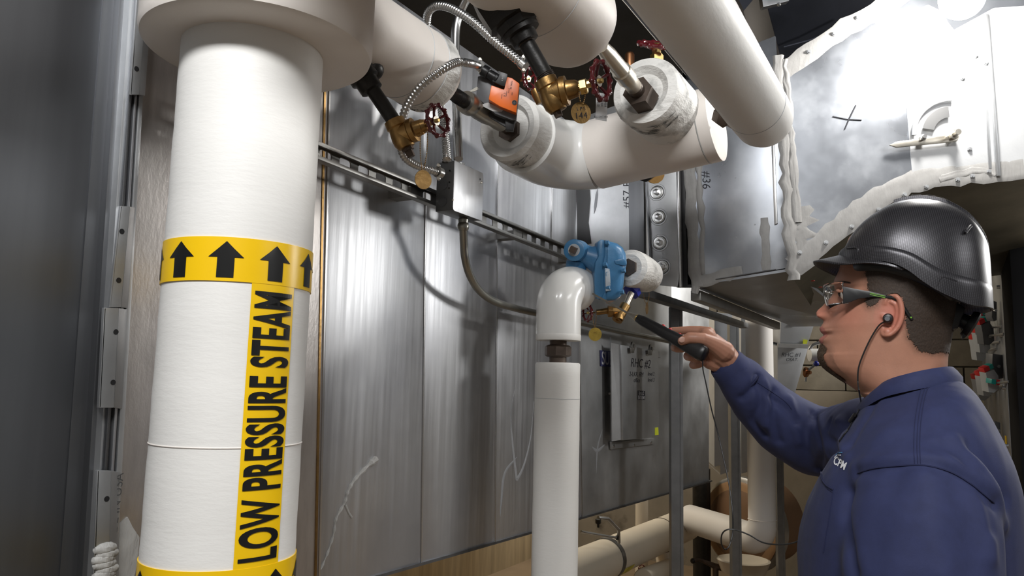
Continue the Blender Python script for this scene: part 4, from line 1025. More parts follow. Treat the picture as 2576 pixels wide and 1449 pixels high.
# ================================================================== access door, sign
ad = thing('access_door', 'framed metal access door with handwriting on the lower duct wall', 'access door', WY(1600, 1100, .97))
def wy(x, y, o=0): return WY(x, y, 1.0-o)
part('frame', MB().prism([wy(1537, 848, .004), wy(1547, 850, .004), wy(1660, 885, .004), wy(1662, 900, .004), wy(1560, 872, .004), wy(1556, 1100, .004), wy(1640, 1092, .004), wy(1646, 1118, .004), wy(1539, 1132, .004)], (0, .004, 0)), M['galv2'], ad)
part('side_wall', MB().prism([wy(1537, 862, .03), wy(1562, 868, .055), wy(1566, 1106, .055), wy(1540, 1110, .03)], (0, .003, 0)), M['galv2'], ad)
dr = part('door_panel', MB().prism([wy(1563, 867, .058), wy(1656, 883, .058), wy(1659, 1099, .058), wy(1567, 1108, .058)], (0, .016, 0)), M['galv2'], ad, bevel=.002)
part('bottom_bar', MB().prism([wy(1539, 1112, .012), wy(1646, 1102, .012), wy(1646, 1117, .012), wy(1540, 1130, .012)], (0, .008, 0)), M['galv2'], ad, bevel=.001)
for x, y in ((1590, 872), (1635, 878)):
    l = part('cam_latch', MB().lathe(wy(x, y, .060), -YD, [(0, .017), (.005, .017), (.006, .008), (.010, .008)], 16), M['chan'], ad)
    part('latch_tab', MB().prism([wy(x-6, y+2, .066), wy(x+4, y+2, .066), wy(x+3, y+16, .066), wy(x-5, y+16, .066)], (0, -.004, 0)), M['chan'], l, bevel=.002)
for x, y in ((1539, 990), (1543, 1122), (1594, 1120), (1637, 1112), (1545, 1098)): part('screw', MB().lathe(wy(x, y, .012), -YD, [(-.01, .005), (.004, .005)], 8), M['seam'], ad)
def dt(t, x, y, s, **k): return part('handwriting' if k.pop('hw', 1) else 'print', text_on(t, wy(x, y, .0585), XD, ZD, s, **k), M['ink'], dr)
dt('RHC #2', 1612, 915, .044, sx=1.35, shear=.2); dt('2-LKR. RM', 1601, 942, .023, sx=1.35, shear=.2); dt('level 2', 1638, 941, .021, sx=1.3, shear=.2)
dt('office', 1602, 957, .021, sx=1.35, shear=.2); dt('level 3', 1638, 956, .021, sx=1.3, shear=.2)
lg = MB().prism([wy(1604, 982, .0584), wy(1623, 984, .0584), wy(1623, 1006, .0584), wy(1604, 1006, .0584)], (0, .001, 0))
lg_ = part('logo_plate', lg, M['ink'], dr)
part('print', MB().prism([wy(1605.5, 995, .0588), wy(1621.5, 996, .0588), wy(1621.5, 1004.5, .0588), wy(1605.5, 1004.5, .0588)], (0, .0004, 0)), mat('plate_grey', (.4, .4, .41), .5), lg_)
part('print', text_on('DYNE', wy(1613.5, 989, .0592), -XD, -ZD, .018, sx=1.15), mat('plate_light', (.45, .45, .46), .5), lg_)
part('print', text_on('DURO', wy(1613.5, 1000, .0594), -XD, -ZD, .018, sx=1.15), M['ink'], lg_)
part('lime_sticker', MB().prism([wy(1648, 1076, .0590), wy(1656, 1075, .0590), wy(1657, 1094, .0590), wy(1648, 1095, .0590)], (0, .001, 0)), M['limegreen'], dr)
sg = single('blue_sign', MB().prism([wy(1510, 881, .003), wy(1558, 885, .003), wy(1558, 925, .003), wy(1511, 921, .003)], (0, .002, 0)), M['bluesign'], 'dark blue sign with white letters SU left of the access door', 'sign')
part('lettering', text_on('SUPPLY', wy(1513.5, 902, .0035), XD, ZD, .062, sx=.95, align='LEFT', bold=.0008), mat('sign_letters', (.55, .56, .62), .6), sg)

# ================================================================== struts and background
def post(px, w_, yt, d, lab, m='post', ytop=None):
    c = P(px, 1200, d); zt = 3.0
    t = P(px, yt, d); zt = max(t.z, .5)
    mb = MB(); hw = R(w_/2, d); f = V((FWD.x, FWD.y, 0)).normalized(); r = V((f.y, -f.x, 0))
    vs = [c+r*a+f*b for a, b in ((-hw, 0), (hw*.35, 0), (hw*.35, .003), (hw*.55, .003), (hw*.55, 0), (hw, 0), (hw, hw*2), (-hw, hw*2))]
    mb.prism([V((v.x, v.y, 0)) for v in vs], (0, 0, zt))
    return single('strut_post', mb, M[m], lab, 'post', bevel=.001, smooth=False)
post(1704, 30, 765, 2.55, 'grey steel strut post in front of the duct wall, nearest of the posts')
post(1852, 24, 805, 4.0, 'grey steel strut post just left of the tall white pipe')
post(1963, 18, 820, 4.6, 'grey steel strut post right of the tall white pipe')
# more duct beyond plenum
def bduct(pts, d, th, m, lab, name='rear_duct'):
    return single(name, MB().prism([P(x, y, d) for x, y in pts], FWD*th), M[m], lab, 'duct', bevel=.003)
bduct([(1797, 790), (1842, 790), (1842, 1185), (1812, 1195), (1812, 1170), (1797, 1175)], 4.3, .3, 'galvf', 'pale narrow duct strip visible above the wrist')
bduct([(1864, 790), (1890, 790), (1892, 1185), (1864, 1192)], 4.75, .2, 'galvf', 'narrow duct strip between the post and the tall white pipe')
fu = thing('funnel_duct', 'tapering grey duct marked RHC number 1 behind the raised arm', 'duct', P(1980, 980, 4.4))
part('upper_box', MB().prism([P(x, y, 4.35) for x, y in ((1966, 780), (2060, 780), (2032, 866), (1962, 864))], FWD*.4), M['galvf'], fu, bevel=.003)
part('taper', MB().prism([P(x, y, 4.4) for x, y in ((1956, 870), (2034, 872), (1997, 1000), (1990, 1030), (1956, 1030))], FWD*.35), M['galvf'], fu, bevel=.003)
part('joint_strip', MB().prism([P(x, y, 4.32) for x, y in ((1958, 864), (2034, 867), (2032, 877), (1958, 874))], FWD*.02), M['galv2'], fu)
part('lime_sticker', MB().prism([P(x, y, 4.34) for x, y in ((2021, 854), (2032, 855), (2030, 865), (2020, 865))], FWD*.005), M['limegreen'], fu)
part('paper_label', MB().prism([P(x, y, 4.34) for x, y in ((1990, 813), (2008, 812), (2006, 818), (1990, 818))], FWD*.005), M['whiteprint'], fu)
part('handwriting', text_on('RHC #1', P(1990, 893, 4.39), RGT, UPV, .034, shear=.2), M['ink'], fu)
part('handwriting', text_on('OSAT.', P(1992, 905, 4.39), RGT, UPV, .026, shear=.2), M['ink'], fu)
jp = thing('pipe_stub', 'small white insulated pipe end with blue valve cap left of the goatee', 'pipe', P(2050, 892, 4.0))
part('jacket', MB().lathe(P(2036, 893, 4.0), RGT, [(0, .02), (0, R(16, 4)), (.20, R(16, 4)), (.205, .01)], 24), M['white'], jp)
part('hanger_rod', MB().tube([P(2100, 893, 4.0), V((P(2100, 893, 4.0).x, P(2100, 893, 4.0).y, 3.0))], .006, 8), M['galv2'], jp)
part('blue_cap', MB().ball(P(2053, 915, 3.95), R(7, 3.95), 12, 8), M['bluepl'], jp)
part('grey_loop', MB().tube(curve([P(2036, 880, 4.0), P(2045, 868, 4.0), P(2062, 862, 4.0)], 5), .008, 8), M['galv2'], jp)
part('red_valve', MB().lathe(P(2026, 936, 3.95), -FWD*.6+RGT*.5, [(0, .02), (.0, .028), (.012, .024), (.012, .01), (.03, .01)], 9), M['copper'], jp)
part('drop_line', MB().tube([P(2050, 918, 3.95), P(2030, 934, 3.95), P(2026, 960, 3.95)], .006, 8), M['galv2'], jp)

# tall white pipe + elbow, tee and long sloping line
wd = 4.2
tw = thing('insulated_return_line', 'tall white insulated pipe turning left near the floor behind the strut posts', 'pipe', P(1918, 1360, wd))
rT = R(34, wd)
bt = P(1918, 1362, wd); up_ = P(1912, 780, wd)
pts = [V((bt.x, bt.y, up_.z))]+[V((bt.x, bt.y, bt.z+.10+(up_.z-bt.z-.1)*(1-i/6))) for i in range(1, 6)]
lf = (P(1735, 1355, 4.85)-P(1918, 1362, wd)); lf.z = 0; Lf = lf.length; lf.normalize()
cc_ = .10
for i in range(0, 9):
    a = PI/2*i/8; pts.append(bt+lf*(cc_*(1-math.cos(a)))+ZD*(cc_*(1-math.sin(a))))
pts += [bt+lf*(cc_+(Lf-cc_)*k/5) for k in range(1, 6)]
part('jacket', MB().tube(pts, [rT]*7+[rT*1.04+.001*i for i in range(8)]+[rT*1.16]*(len(pts)-15), 36, upv=lf), M['offwhite'], tw)
part('jacket_seam', MB().lathe(V((bt.x, bt.y, P(1918, 1308, wd).z)), ZD, [(0, rT), (.001, rT+.003), (.002, rT)], 30), M['whitep'], tw)
ll = thing('insulated_line', 'long beige insulated pipe running below the duct wall with yellow tape marks', 'pipe', P(1600, 1370, 4.2))
l0, l1 = P(1395, 1462, 3.55), P(1728, 1318, 5.1); rL = R(43, 4.55)
part('jacket', inspipe(l0, l1-l0, (l1-l0).length, rL, 40), M['beige'], ll)
axl = (l1-l0).normalized()
fL = (P(1655, 1350, 4.7)-l0).dot(axl)
part('tee_seam', MB().lathe(l0+axl*fL, axl, [(0, rL), (.002, rL+.004), (.005, rL)], 36), M['mortar'], ll)
for px, ww_ in ((1523, .13), (1568, .09)):
    f0 = (P(px, 1405, 4.1)-l0).dot(axl); uu = (V((0, 0, -1))+axl*axl.z).normalized(); vv = axl.cross(uu)
    if vv.dot(CAM-l0) < 0: vv = -vv
    rows = [[l0+axl*(f0+t)+(uu*math.cos(a)+vv*math.sin(a))*(rL+.002) for a in np.linspace(.6, 1.15, 7)] for t in (-ww_/2, ww_/2)]
    part('yellow_tape', MB().grid(rows), M['limegreen'] if False else mat('pale_yellow', (.58, .52, .06), .5), ll)
# hanger strap
hg = thing('pipe_hanger', 'galvanized band hanger with bent bracket around the long beige pipe', 'hanger', P(1545, 1320, 4.0))
fH = (P(1540, 1400, 4.0)-l0).dot(axl)
part('strap', MB().lathe(l0+axl*fH, axl, [(0, rL+.001), (0, rL+.005), (.035, rL+.005), (.035, rL+.001)], 36), M['galvd'], hg)
part('bracket_arm', MB().tube([P(1505, 1302, 3.7), P(1530, 1305, 3.75), P(1556, 1332, 3.85), P(1557, 1365, 3.9)], .009, 8), M['galv2'], hg)
part('rod', MB().tube([P(1462, 1337, 3.7), P(1558, 1354, 3.88)], .006, 8), M['galv2'], hg)
part('nut', MB().lathe(P(1556, 1353, 3.87), -RGT, [(0, .012), (.014, .012)], 6), M['iron'], hg)
part('nut', MB().lathe(P(1505, 1306, 3.69), -UPV, [(0, .014), (.02, .014), (.02, .006), (.04, .006)], 6), M['iron'], hg)
sv = P(1614, 1449, 5.15)
vp = thing('insulated_drop', 'thin beige vertical pipe behind the long sloping pipe', 'pipe', (sv.x, sv.y, 0))
part('jacket', MB().lathe((sv.x, sv.y, 0), ZD, [(0, R(16, 5.15)), (1.6, R(16, 5.15))], 24), M['beige'], vp)
ls = thing('insulated_stub', 'short capped beige pipe low down between the drop pipe and nearest post', 'pipe', P(1640, 1440, 4.3))
part('jacket', inspipe(P(1618, 1458, 4.1), P(1688, 1428, 4.75)-P(1618, 1458, 4.1), (P(1688, 1428, 4.75)-P(1618, 1458, 4.1)).length, R(26, 4.2), 32), M['beige'], ls)
part('neck', MB().tube([P(1680, 1440, 4.75), P(1670, 1380, 4.8)], R(24, 4.8), 24), M['beige'], ls)
rw = thing('gate_valve', 'tiny dark red wheel in front of the thin vertical pipe near the floor', 'valve', P(1614, 1430, 4.0))
handwheel(P(1614, 1430, 4.6), -FWD+RGT*.3, R(10, 4.6), rw)
# oval tank
tk = thing('oval_tank', 'tan oval vessel lid with pale rim behind the tall white pipe', 'tank', P(1880, 1420, 5.3))
tcn = P(1868, 1320, 5.3); na = (-FWD*.62-RGT*.78+UPV*.05).normalized()
rk = R(118, 5.3)
part('lid', MB().lathe(tcn, na, [(-.3, rk*.9), (0, rk*.92), (.03, rk*.9), (.07, rk*.6), (.085, .01)], 40), M['tan'], tk)
part('rim', MB().lathe(tcn, na, [(-.05, rk*.95), (-.05, rk), (.01, rk), (.02, rk*.94)], 40), M['galv2'], tk)
part('rim_band', MB().lathe(tcn, na, [(.0, rk*.88), (.04, rk*.92), (.05, rk*.86)], 40), mat('tan_band', (.42, .25, .13), .5), tk)
part('leg', MB().lathe((tcn.x, tcn.y, 0), ZD, [(0, .14), (.02, .14), (.02, .05), (.5, .05)], 20), M['galvd'], tk)
bp = thing('floor_drain_pan', 'white basin rim on a dark stand under the white elbow', 'pan', P(1870, 1430, 4.9))
zc = P(1870, 1418, 4.9)
part('basin', MB().lathe((zc.x, zc.y, zc.z), ZD, [(-.06, .05), (-.05, .14), (0, R(62, 4.9)), (.025, R(66, 4.9)), (.03, R(60, 4.9)), (.0, .1)], 32), M['beige'], bp)
part('stand', MB().lathe((zc.x, zc.y, 0), ZD, [(0, .12), (.02, .12), (.03, .04), (zc.z-.06, .04)], 16), M['iron'], bp)
vl = thing('lever_valve', 'dark lever valve on a pipe near the floor right of the nearest post', 'valve', P(1760, 1420, 5.0))
part('lever', MB().tube([P(1742, 1411, 5.0), P(1760, 1408, 5.0), P(1800, 1425, 5.0), P(1850, 1436, 5.0)], [.016, .01, .02, .022], 10), M['rust'], vl)
part('knob', MB().ball(P(1743, 1411, 5.0), .018, 12, 8), M['iron'], vl)
part('riser', MB().lathe((P(1800, 1425, 5.0).x, P(1800, 1425, 5.0).y, 0), ZD, [(0, .02), (P(1800, 1425, 5.0).z, .02)], 12), M['rust'], vl)
dkp = P(1765, 1300, 5.4)
single('dark_column', MB().lathe((dkp.x, dkp.y, 0), ZD, [(0, R(22, 5.4)), (P(1765, 1180, 5.4).z, R(22, 5.4))], 24), M['iron'], 'black column standing behind the nearest strut post', 'column')

# ================================================================== switch panel at the right edge
YS = -.215
def ws(x, y, o=0): return WY(x, y, YS+o)
sw = thing('switchboard', 'bright upright metal switchboard behind the worker, covered in labels', 'panel', (ws(2540, 900).x, YS, 0))
xs = ws(2530, 900).x; xe = ws(2468, 900).x
zt_ = ws(2520, 672).z
nP = 4
for k in range(nP):
    xa = xs+(xe-xs)*k/nP; xb = xs+(xe-xs)*(k+1)/nP
    part('panel_sheet', MB().box(((xa+xb)/2, YS-.03, (zt_+.2)/2+.05), xb-xa-.012, .06, zt_-.1), M['shiny'], sw, bevel=.003)
    for zz in (1.2, 1.27, 1.52, 1.75, zt_-.06):
        part('fixing', MB().lathe(((xa*.8+xb*.2), YS, zz), YD, [(0, .009), (.012, .007)], 8), M['galv2'], sw)
part('black_frame', MB().box((xs-.28, YS-.035, 1.1), .50, .07, 2.2), mat('matt_black', (.008, .008, .009), .9, 0, spec=.15), sw, bevel=.004)
for k in range(2): part('yellow_plate', MB().box((xs+.25+.5*k, YS+.003, 1.29), .05, .004, .035), M['yellow'], sw)
swn = [(2448, 2478, 838, 905, 'upper'), (2466, 2498, 862, 912, 'upper'), (2452, 2480, 905, 918, 'upper')]
def switch(px, py, sc_, lab, flip=False, dark=False, tip=('redpl', 'teal')):
    d = depth(ws(px+40, py)); o = P(px, py, d*.96)
    t = thing('toggle_switch', lab, 'switch', o, 'switches on the switchboard')
    k = R(1, d)*sc_
    def q(a, b, e=0): return o+RGT*(a*k)-UPV*(b*k)+FWD*e
    part('switch_body', MB().prism([q(0, 0), q(22, -9), q(34, 8), q(36, 42), q(22, 54), q(8, 52), q(4, 20)], FWD*.05), M['gplast' if dark else 'lgplast'], t, bevel=.002)
    part('pivot', MB().lathe(q(22, 30, -.002), -FWD, [(0, 4*k), (.006, 4*k), (.008, 2*k)], 12), M['galv2'], t)
    tb_ = part('lever_block', MB().prism([q(-4, -12, .005), q(10, -19, .005), q(14, -8, .005), q(0, 0, .005)], FWD*.04), M[tip[0]], t, bevel=.001)
    part('lever_cap', MB().prism([q(10, -19, .005), q(20, -24, .005), q(24, -13, .005), q(14, -8, .005)], FWD*.04), M[tip[1]], t, bevel=.001)
    part('mount_rod', MB().tube([q(28, 30, .025), ws(px+58, py+22)], [3*k, 3*k], 8), M['seam'], t)
switch(2450, 855, .95, 'grey toggle switch with red and teal tip directly below the helmet knob')
switch(2458, 838, .9, 'grey toggle switch with red tip just right of the helmet knob')
switch(2468, 818, .9, 'dark grey toggle switch close under the back brim of the helmet', dark=True)
switch(2463, 800, .8, 'small toggle switch tip peeking above the helmet knob', dark=True)
switch(2456, 955, .95, 'leftmost grey toggle switch with red tip above the shirt shoulder')
switch(2467, 947, .9, 'middle grey toggle switch with red and teal tip above the shirt shoulder')
switch(2480, 938, .9, 'right grey toggle switch with tall red and teal tip above the shirt shoulder')
for (x0, x1, y0, y1, lab) in ((2497, 2508, 756, 806, 'dark grey handle block high on the switchboard'), (2497, 2524, 890, 952, 'large dark grey switch housing in the middle of the switchboard'), (2503, 2517, 1060, 1105, 'dark grey block low on the switchboard')):
    d = depth(ws((x0+x1)/2+8, y0)); c = [P(x, y, d*.98) for x, y in ((x0, y0), (x1, y0+3), (x1, y1), (x0+3, y1+3), (x0-2, y1-8))]
    t = thing('switch_housing', lab, 'switch', c[0]); part('housing', MB().prism(c, FWD*.05), M['gplast'], t, bevel=.003)
    part('pivot', MB().lathe((c[0]+c[2])/2, -FWD, [(0, .008), (.008, .007)], 10), M['galv2'], t)
t = thing('selector_knob', 'teal and red knob beneath the large switch housing', 'knob', P(2504, 960, 3.0))
d = depth(ws(2525, 960))*.97
part('teal_half', MB().prism([P(x, y, d) for x, y in ((2495, 953), (2507, 955), (2506, 968), (2494, 965))], FWD*.04), M['teal'], t, bevel=.001)
part('red_half', MB().prism([P(x, y, d) for x, y in ((2507, 955), (2516, 956), (2515, 969), (2506, 968))], FWD*.04), M['redpl'], t, bevel=.001)
# ================================================================== the worker
H0 = P(2230, 760, 1.22)
hN = V((-ray(2230, 760).x, -ray(2230, 760).y, 0)).normalized()      # towards the lens
hF = ZD.cross(hN); hF = hF if hF.dot(RGT) < 0 else -hF              # the way he faces
def hp(px, py, c=0.0): return pl(px, py, H0+hN*c, hN)
def loc(p): d = V(p)-H0; return d.dot(hF), d.z, d.dot(hN)
def wld(u, w_, c): return H0+hF*u+ZD*w_+hN*c
def uw(pts, c=0.0): return [loc(hp(x, y, c))[:2] for x, y in pts]
def interp(pts):     # piecewise smooth function of w -> u
    pts = sorted([(w_, u) for u, w_ in pts]); ws_ = np.array([p[0] for p in pts]); us = np.array([p[1] for p in pts])
    return lambda w_: float(np.interp(w_, ws_, us))
cprof = interp(uw([(2230, 548), (2170, 565), (2135, 600), (2117, 650), (2111, 680), (2099, 704), (2096, 716), (2099, 730), (2091, 742), (2080, 756), (2066, 771), (2055, 781), (2052, 788), (2056, 796), (2068, 802), (2073, 808), (2067, 818), (2061, 827), (2065, 836), (2075, 843), (2064, 850), (2059, 857), (2066, 867), (2063, 877), (2058, 889), (2060, 905), (2070, 922), (2085, 935), (2104, 947), (2128, 964), (2160, 986), (2176, 1002), (2182, 1030), (2195, 1090)]))
bprof = interp(uw([(2240, 548), (2180, 565), (2142, 600), (2122, 650), (2115, 690), (2108, 712), (2116, 735), (2110, 760), (2100, 785), (2094, 805), (2086, 825), (2085, 845), (2081, 870), (2075, 890), (2076, 910), (2083, 926), (2095, 938), (2110, 949), (2131, 965), (2162, 987), (2178, 1003), (2184, 1030), (2200, 1090)]))
back = interp(uw([(2320, 548), (2370, 575), (2400, 620), (2412, 680), (2412, 740), (2406, 790), (2397, 830), (2390, 865), (2385, 900), (2383, 940), (2388, 980), (2400, 1030), (2410, 1090)]))
wid = interp([(.004, loc(hp(2230, 546))[1]), (.045, loc(hp(2230, 562))[1]), (.064, loc(hp(2230, 600))[1]), (.074, loc(hp(2230, 650))[1]), (.0775, loc(hp(2230, 710))[1]), (.077, loc(hp(2230, 770))[1]), (.076, loc(hp(2230, 820))[1]), (.073, loc(hp(2230, 870))[1]), (.069, loc(hp(2230, 920))[1]), (.066, loc(hp(2230, 980))[1]), (.070, loc(hp(2230, 1040))[1]), (.078, loc(hp(2230, 1090))[1])])
wt_, wb_ = loc(hp(2230, 548))[1], loc(hp(2230, 1080))[1]
wn, wl = loc(hp(2060, 790))[1], loc(hp(2060, 850))[1]
weye = loc(hp(2100, 745))[1]
hm = MB(); rows = []
NR = 210
for i in range(NR+1):
    t = i/NR; w_ = wb_+(wt_-wb_)*t
    uf, ub, uc, hw = bprof(w_), back(w_), cprof(w_), wid(w_)
    um = (uf+ub)/2; ru = (uf-ub)/2; row = []
    sg_ = .0105+.010*min(1, max(0, (wn+.012-w_)/.02)) if w_ < wn+.004 else .0105
    if w_ < wl+.012: sg_ = .026
    if w_ < wl-.028: sg_ = .045
    if w_ > weye+.010: sg_ = .040
    for k in range(120):
        a = 2*PI*k/120; ca, sa = math.cos(a), math.sin(a)
        e = 2/2.35; u = um+ru*math.copysign(abs(ca)**e, ca); c = hw*math.copysign(abs(sa)**e, sa)
        if ca > 0:
            c *= 1-.17*ca**2 if w_ > wl-.09 else 1
            u += (uc-uf)*math.exp(-(c/sg_)**2)
            # nostril wings
            d2_ = ((w_-(wn-.004))/.007)**2+((abs(c)-.012)/.006)**2; u += .009*math.exp(-d2_)
            # eye sockets and lids
            d2_ = ((w_-weye)/.011)**2+((abs(c)-.033)/.016)**2; u -= .008*math.exp(-d2_)
            # cheekbone, mouth corner
            d2_ = ((w_-(weye-.032))/.018)**2+((abs(c)-.045)/.018)**2; u += .004*math.exp(-d2_)
            d2_ = ((w_-(wl+.004))/.004)**2+((abs(c)-.022)/.010)**2; u -= .003*math.exp(-d2_)
        row.append(wld(u, w_, c))
    rows.append(row)
hm.grid(rows, closed=True); nv = len(hm.v); hm.f += [tuple(range(120)), tuple(range(nv-120, nv))]
# ears
def ear(sgn):
    out = [(2226, 765), (2231, 751), (2243, 745), (2257, 748), (2266, 764), (2269, 785), (2266, 806), (2258, 824), (2246, 837), (2234, 844), (2222, 842), (2219, 830), (2222, 812)]
    pts = [loc(hp(x, y, .078)) for x, y in out]
    q = curve([wld(u, w_, sgn*(.082 if 2 < i < 10 else .076)) for i, (u, w_, c) in enumerate(pts)], 5)
    hm.tube(q, [.0026+.0016*math.sin(PI*min(1, i/len(q)*1.1)) for i in range(len(q))], 10)
    hm.prism([wld(u, w_, sgn*.066) for u, w_, c in pts], hN*(sgn*.0105))
    l = loc(hp(2233, 834, .08)); hm.ball(wld(l[0], l[1], sgn*.077), .0062, 12, 8)
    an = [loc(hp(x, y, .08)) for x, y in ((2240, 757), (2254, 768), (2257, 788), (2252, 808), (2240, 820))]
    q = curve([wld(u, w_, sgn*.0775) for u, w_, c in an], 5); hm.tube(q, .0030, 8)
    l = loc(hp(2222, 796, .08)); hm.ball(wld(l[0], l[1], sgn*.0745), .0048, 10, 7)
ear(1); ear(-1)
headmesh = remeshed(hm, .0016, 4, 'head')

# hand (zoomed-crop coordinates -> pixel)
def hz(X, Y, d): return P(1640+X/4.5275, 780+Y/4.5275, d)
K = 1.78e-4
hb = MB()
def chn(pts, seg=14):
    q = [(hz(x, y, d), r*K) for x, y, d, r in pts]
    for (a, ra_), (b, rb_) in zip(q, q[1:]): hb.caps(a, b, ra_, rb_, seg)
chn([(1080, 780, 1.515, 150), (930, 640, 1.51, 135), (800, 500, 1.505, 148), (690, 380, 1.505, 120), (630, 290, 1.515, 82)])
chn([(900, 620, 1.51, 120), (740, 590, 1.515, 118), (665, 585, 1.52, 92)])
chn([(800, 500, 1.515, 140), (700, 460, 1.525, 110), (650, 500, 1.525, 90)])
chn([(820, 470, 1.49, 120), (720, 400, 1.485, 98), (590, 335, 1.478, 74), (500, 322, 1.477, 66), (430, 318, 1.480, 64), (345, 352, 1.484, 50)])
chn([(650, 265, 1.52, 74), (560, 238, 1.535, 58), (440, 232, 1.545, 54), (310, 235, 1.555, 46), (225, 228, 1.56, 34)])
chn([(630, 340, 1.54, 70), (480, 370, 1.56, 60), (340, 400, 1.565, 56), (262, 425, 1.548, 52), (285, 440, 1.530, 44), (345, 448, 1.520, 38)])
chn([(640, 430, 1.54, 66), (520, 480, 1.56, 56), (430, 505, 1.56, 54), (408, 525, 1.535, 52), (450, 540, 1.515, 48), (515, 552, 1.508, 40)])
chn([(660, 520, 1.54, 62), (560, 580, 1.55, 52), (490, 612, 1.55, 50), (470, 625, 1.53, 48), (520, 622, 1.512, 44), (590, 600, 1.505, 36)])
handmesh = remeshed(hb, .0013, 5, 'hand')

# coarse body core under the clothes
core = MB()
def cp_(px, py, c): return hp(px, py, c)
core.caps(cp_(2290, 980, 0), cp_(2300, 1120, 0), .045, .06, 18)
core.caps(cp_(2300, 1120, 0), cp_(2300, 1300, 0), .06, .12, 18)
core.caps(cp_(2300, 1300, 0), cp_(2300, 1500, 0), .12, .14, 18)
core.caps(cp_(2300, 1500, 0), cp_(2300, 1800, 0), .14, .13, 18)
core.caps(cp_(2300, 1150, -.0), cp_(2265, 1130, -.12), .06, .045, 14); core.caps(cp_(2265, 1130, -.12), P(2100, 1112, 1.50), .045, .035, 14); core.caps(P(2100, 1112, 1.50), P(1990, 1080, 1.535), .035, .030, 14); core.caps(P(1990, 1080, 1.535), hz(1080, 780, 1.515), .030, .024, 14)
core.caps(cp_(2300, 1150, 0), cp_(2310, 1220, .14), .06, .05, 14); core.caps(cp_(2310, 1220, .14), cp_(2310, 1640, .21), .05, .045, 14)
eL = cp_(2310, 1640, .22); wL = eL+V((0, 0, -.22))+hF*.03
core.caps(eL, wL, .042, .028, 14); core.caps(wL, wL-ZD*.07, .034, .03, 12)
for k in range(4):
    b_ = wL-ZD*.09+hF*(.024-.016*k); core.caps(b_, b_-ZD*(.055+.006*(1-abs(k-1.5)))-hN*.004, .0085, .007, 10)
    core.caps(b_-ZD*.055, b_-ZD*.085-hN*.012, .0075, .006, 10)
core.caps(wL-ZD*.04+hF*.03, wL-ZD*.09+hF*.045, .010, .008, 10)
hipw = cp_(2300, 1800, 0).z
for s in (-1, 1):
    hpj = wld(loc(cp_(2300, 1800, 0))[0], hipw-H0.z-.02, .10*s); kn = V((hpj.x, hpj.y, .50))+hF*.02; an_ = V((hpj.x, hpj.y, .10))-hF*.01
    core.caps(hpj, kn, .085, .055, 14); core.caps(kn, an_, .055, .04, 14); core.caps(an_, an_+hF*.14-ZD*.05, .04, .03, 12)
coremesh = remeshed(core, .010, 4, 'core')

bm = bmesh.new()
for m_ in (headmesh, handmesh, coremesh): bm.from_mesh(m_)
bodymesh = bpy.data.meshes.new('body'); bm.to_mesh(bodymesh); bm.free()
for p_ in bodymesh.polygons: p_.use_smooth = True
man = thing('person', 'man in navy long-sleeved shirt and dark hard hat pointing a probe at the pipework', 'person', V((cp_(2300, 1800, 0).x, cp_(2300, 1800, 0).y, 0)))
body = part('body', bodymesh, M['skin'], man)

# colour areas grown from the head surface
def shell_from(me, test, off, name, m, jitter=0.0, inner=.0015):
    bmh = bmesh.new(); bmh.from_mesh(me)
    bmh.normal_update()
    kill = [f for f in bmh.faces if not test(*loc(f.calc_center_median()))]
    bmesh.ops.delete(bmh, geom=kill, context='FACES')
    for v in bmh.verts:
        n_ = noise.noise(v.co*420)
        v.co += v.normal*(off+jitter*n_)
    me2 = bpy.data.meshes.new(name); bmh.to_mesh(me2); bmh.free()
    for p_ in me2.polygons: p_.use_smooth = True
    return part(name, me2, m, body)
def inpoly(pts, x, y):
    r_ = False; n = len(pts); j = n-1
    for i in range(n):
        if (pts[i][1] > y) != (pts[j][1] > y) and x < (pts[j][0]-pts[i][0])*(y-pts[i][1])/(pts[j][1]-pts[i][1])+pts[i][0]: r_ = not r_
        j = i
    return r_
hpoly = uw([(2176, 560), (2178, 681), (2187, 728), (2176, 762), (2186, 774), (2203, 770), (2216, 752), (2240, 742), (2272, 752), (2277, 800), (2286, 850), (2310, 880), (2345, 888), (2440, 880), (2470, 800), (2470, 560)], .06)
def jit(u, w_): return .0030*noise.noise(V((u*700, w_*700, 0)))+.002*noise.noise(V((u*90, w_*90, 0)))
shell_from(headmesh, lambda u, w_, c: inpoly(hpoly, u+jit(u, w_), w_+jit(w_, u)) and abs(c) < .079, .0010, 'hair', M['hair'], .0004)
gpoly = uw([(2040, 872), (2070, 866), (2082, 876), (2094, 900), (2108, 925), (2122, 942), (2130, 958), (2100, 960), (2050, 935), (2040, 890)], .012)
shell_from(headmesh, lambda u, w_, c: inpoly(gpoly, u+jit(u, w_), w_+jit(w_, u)) and abs(c) < .030, .0015, 'goatee', mat('beard_hair', (.060, .036, .020), .75, 0, var=.5, vscale=500, bump=.7, bscale=700, bdist=.0015), .0012)
lpoly = uw([(2040, 824), (2070, 821), (2084, 842), (2070, 864), (2040, 862)], .01)
shell_from(headmesh, lambda u, w_, c: inpoly(lpoly, u, w_) and abs(c) < .023-.5*abs(w_-wl-.004) and u > cprof(w_)-.012, .0004, 'lips', M['lips'])
vs_ = np.array([tuple(v.co) for v in bodymesh.vertices])-np.array(tuple(H0))
U_, W_, C_ = vs_@np.array(tuple(hF)), vs_[:, 2], vs_@np.array(tuple(hN))
def polydist(pts):
    best = np.full(len(U_), 9.0); q = [np.array(p) for p in pts]; X = np.stack([U_, W_], 1)
    for a, b in zip(q, q[1:]+q[:1]):
        ab = b-a; t = np.clip(((X-a)@ab)/max((ab**2).sum(), 1e-12), 0, 1); best = np.minimum(best, np.linalg.norm(X-(a+t[:, None]*ab), axis=1))
    return best
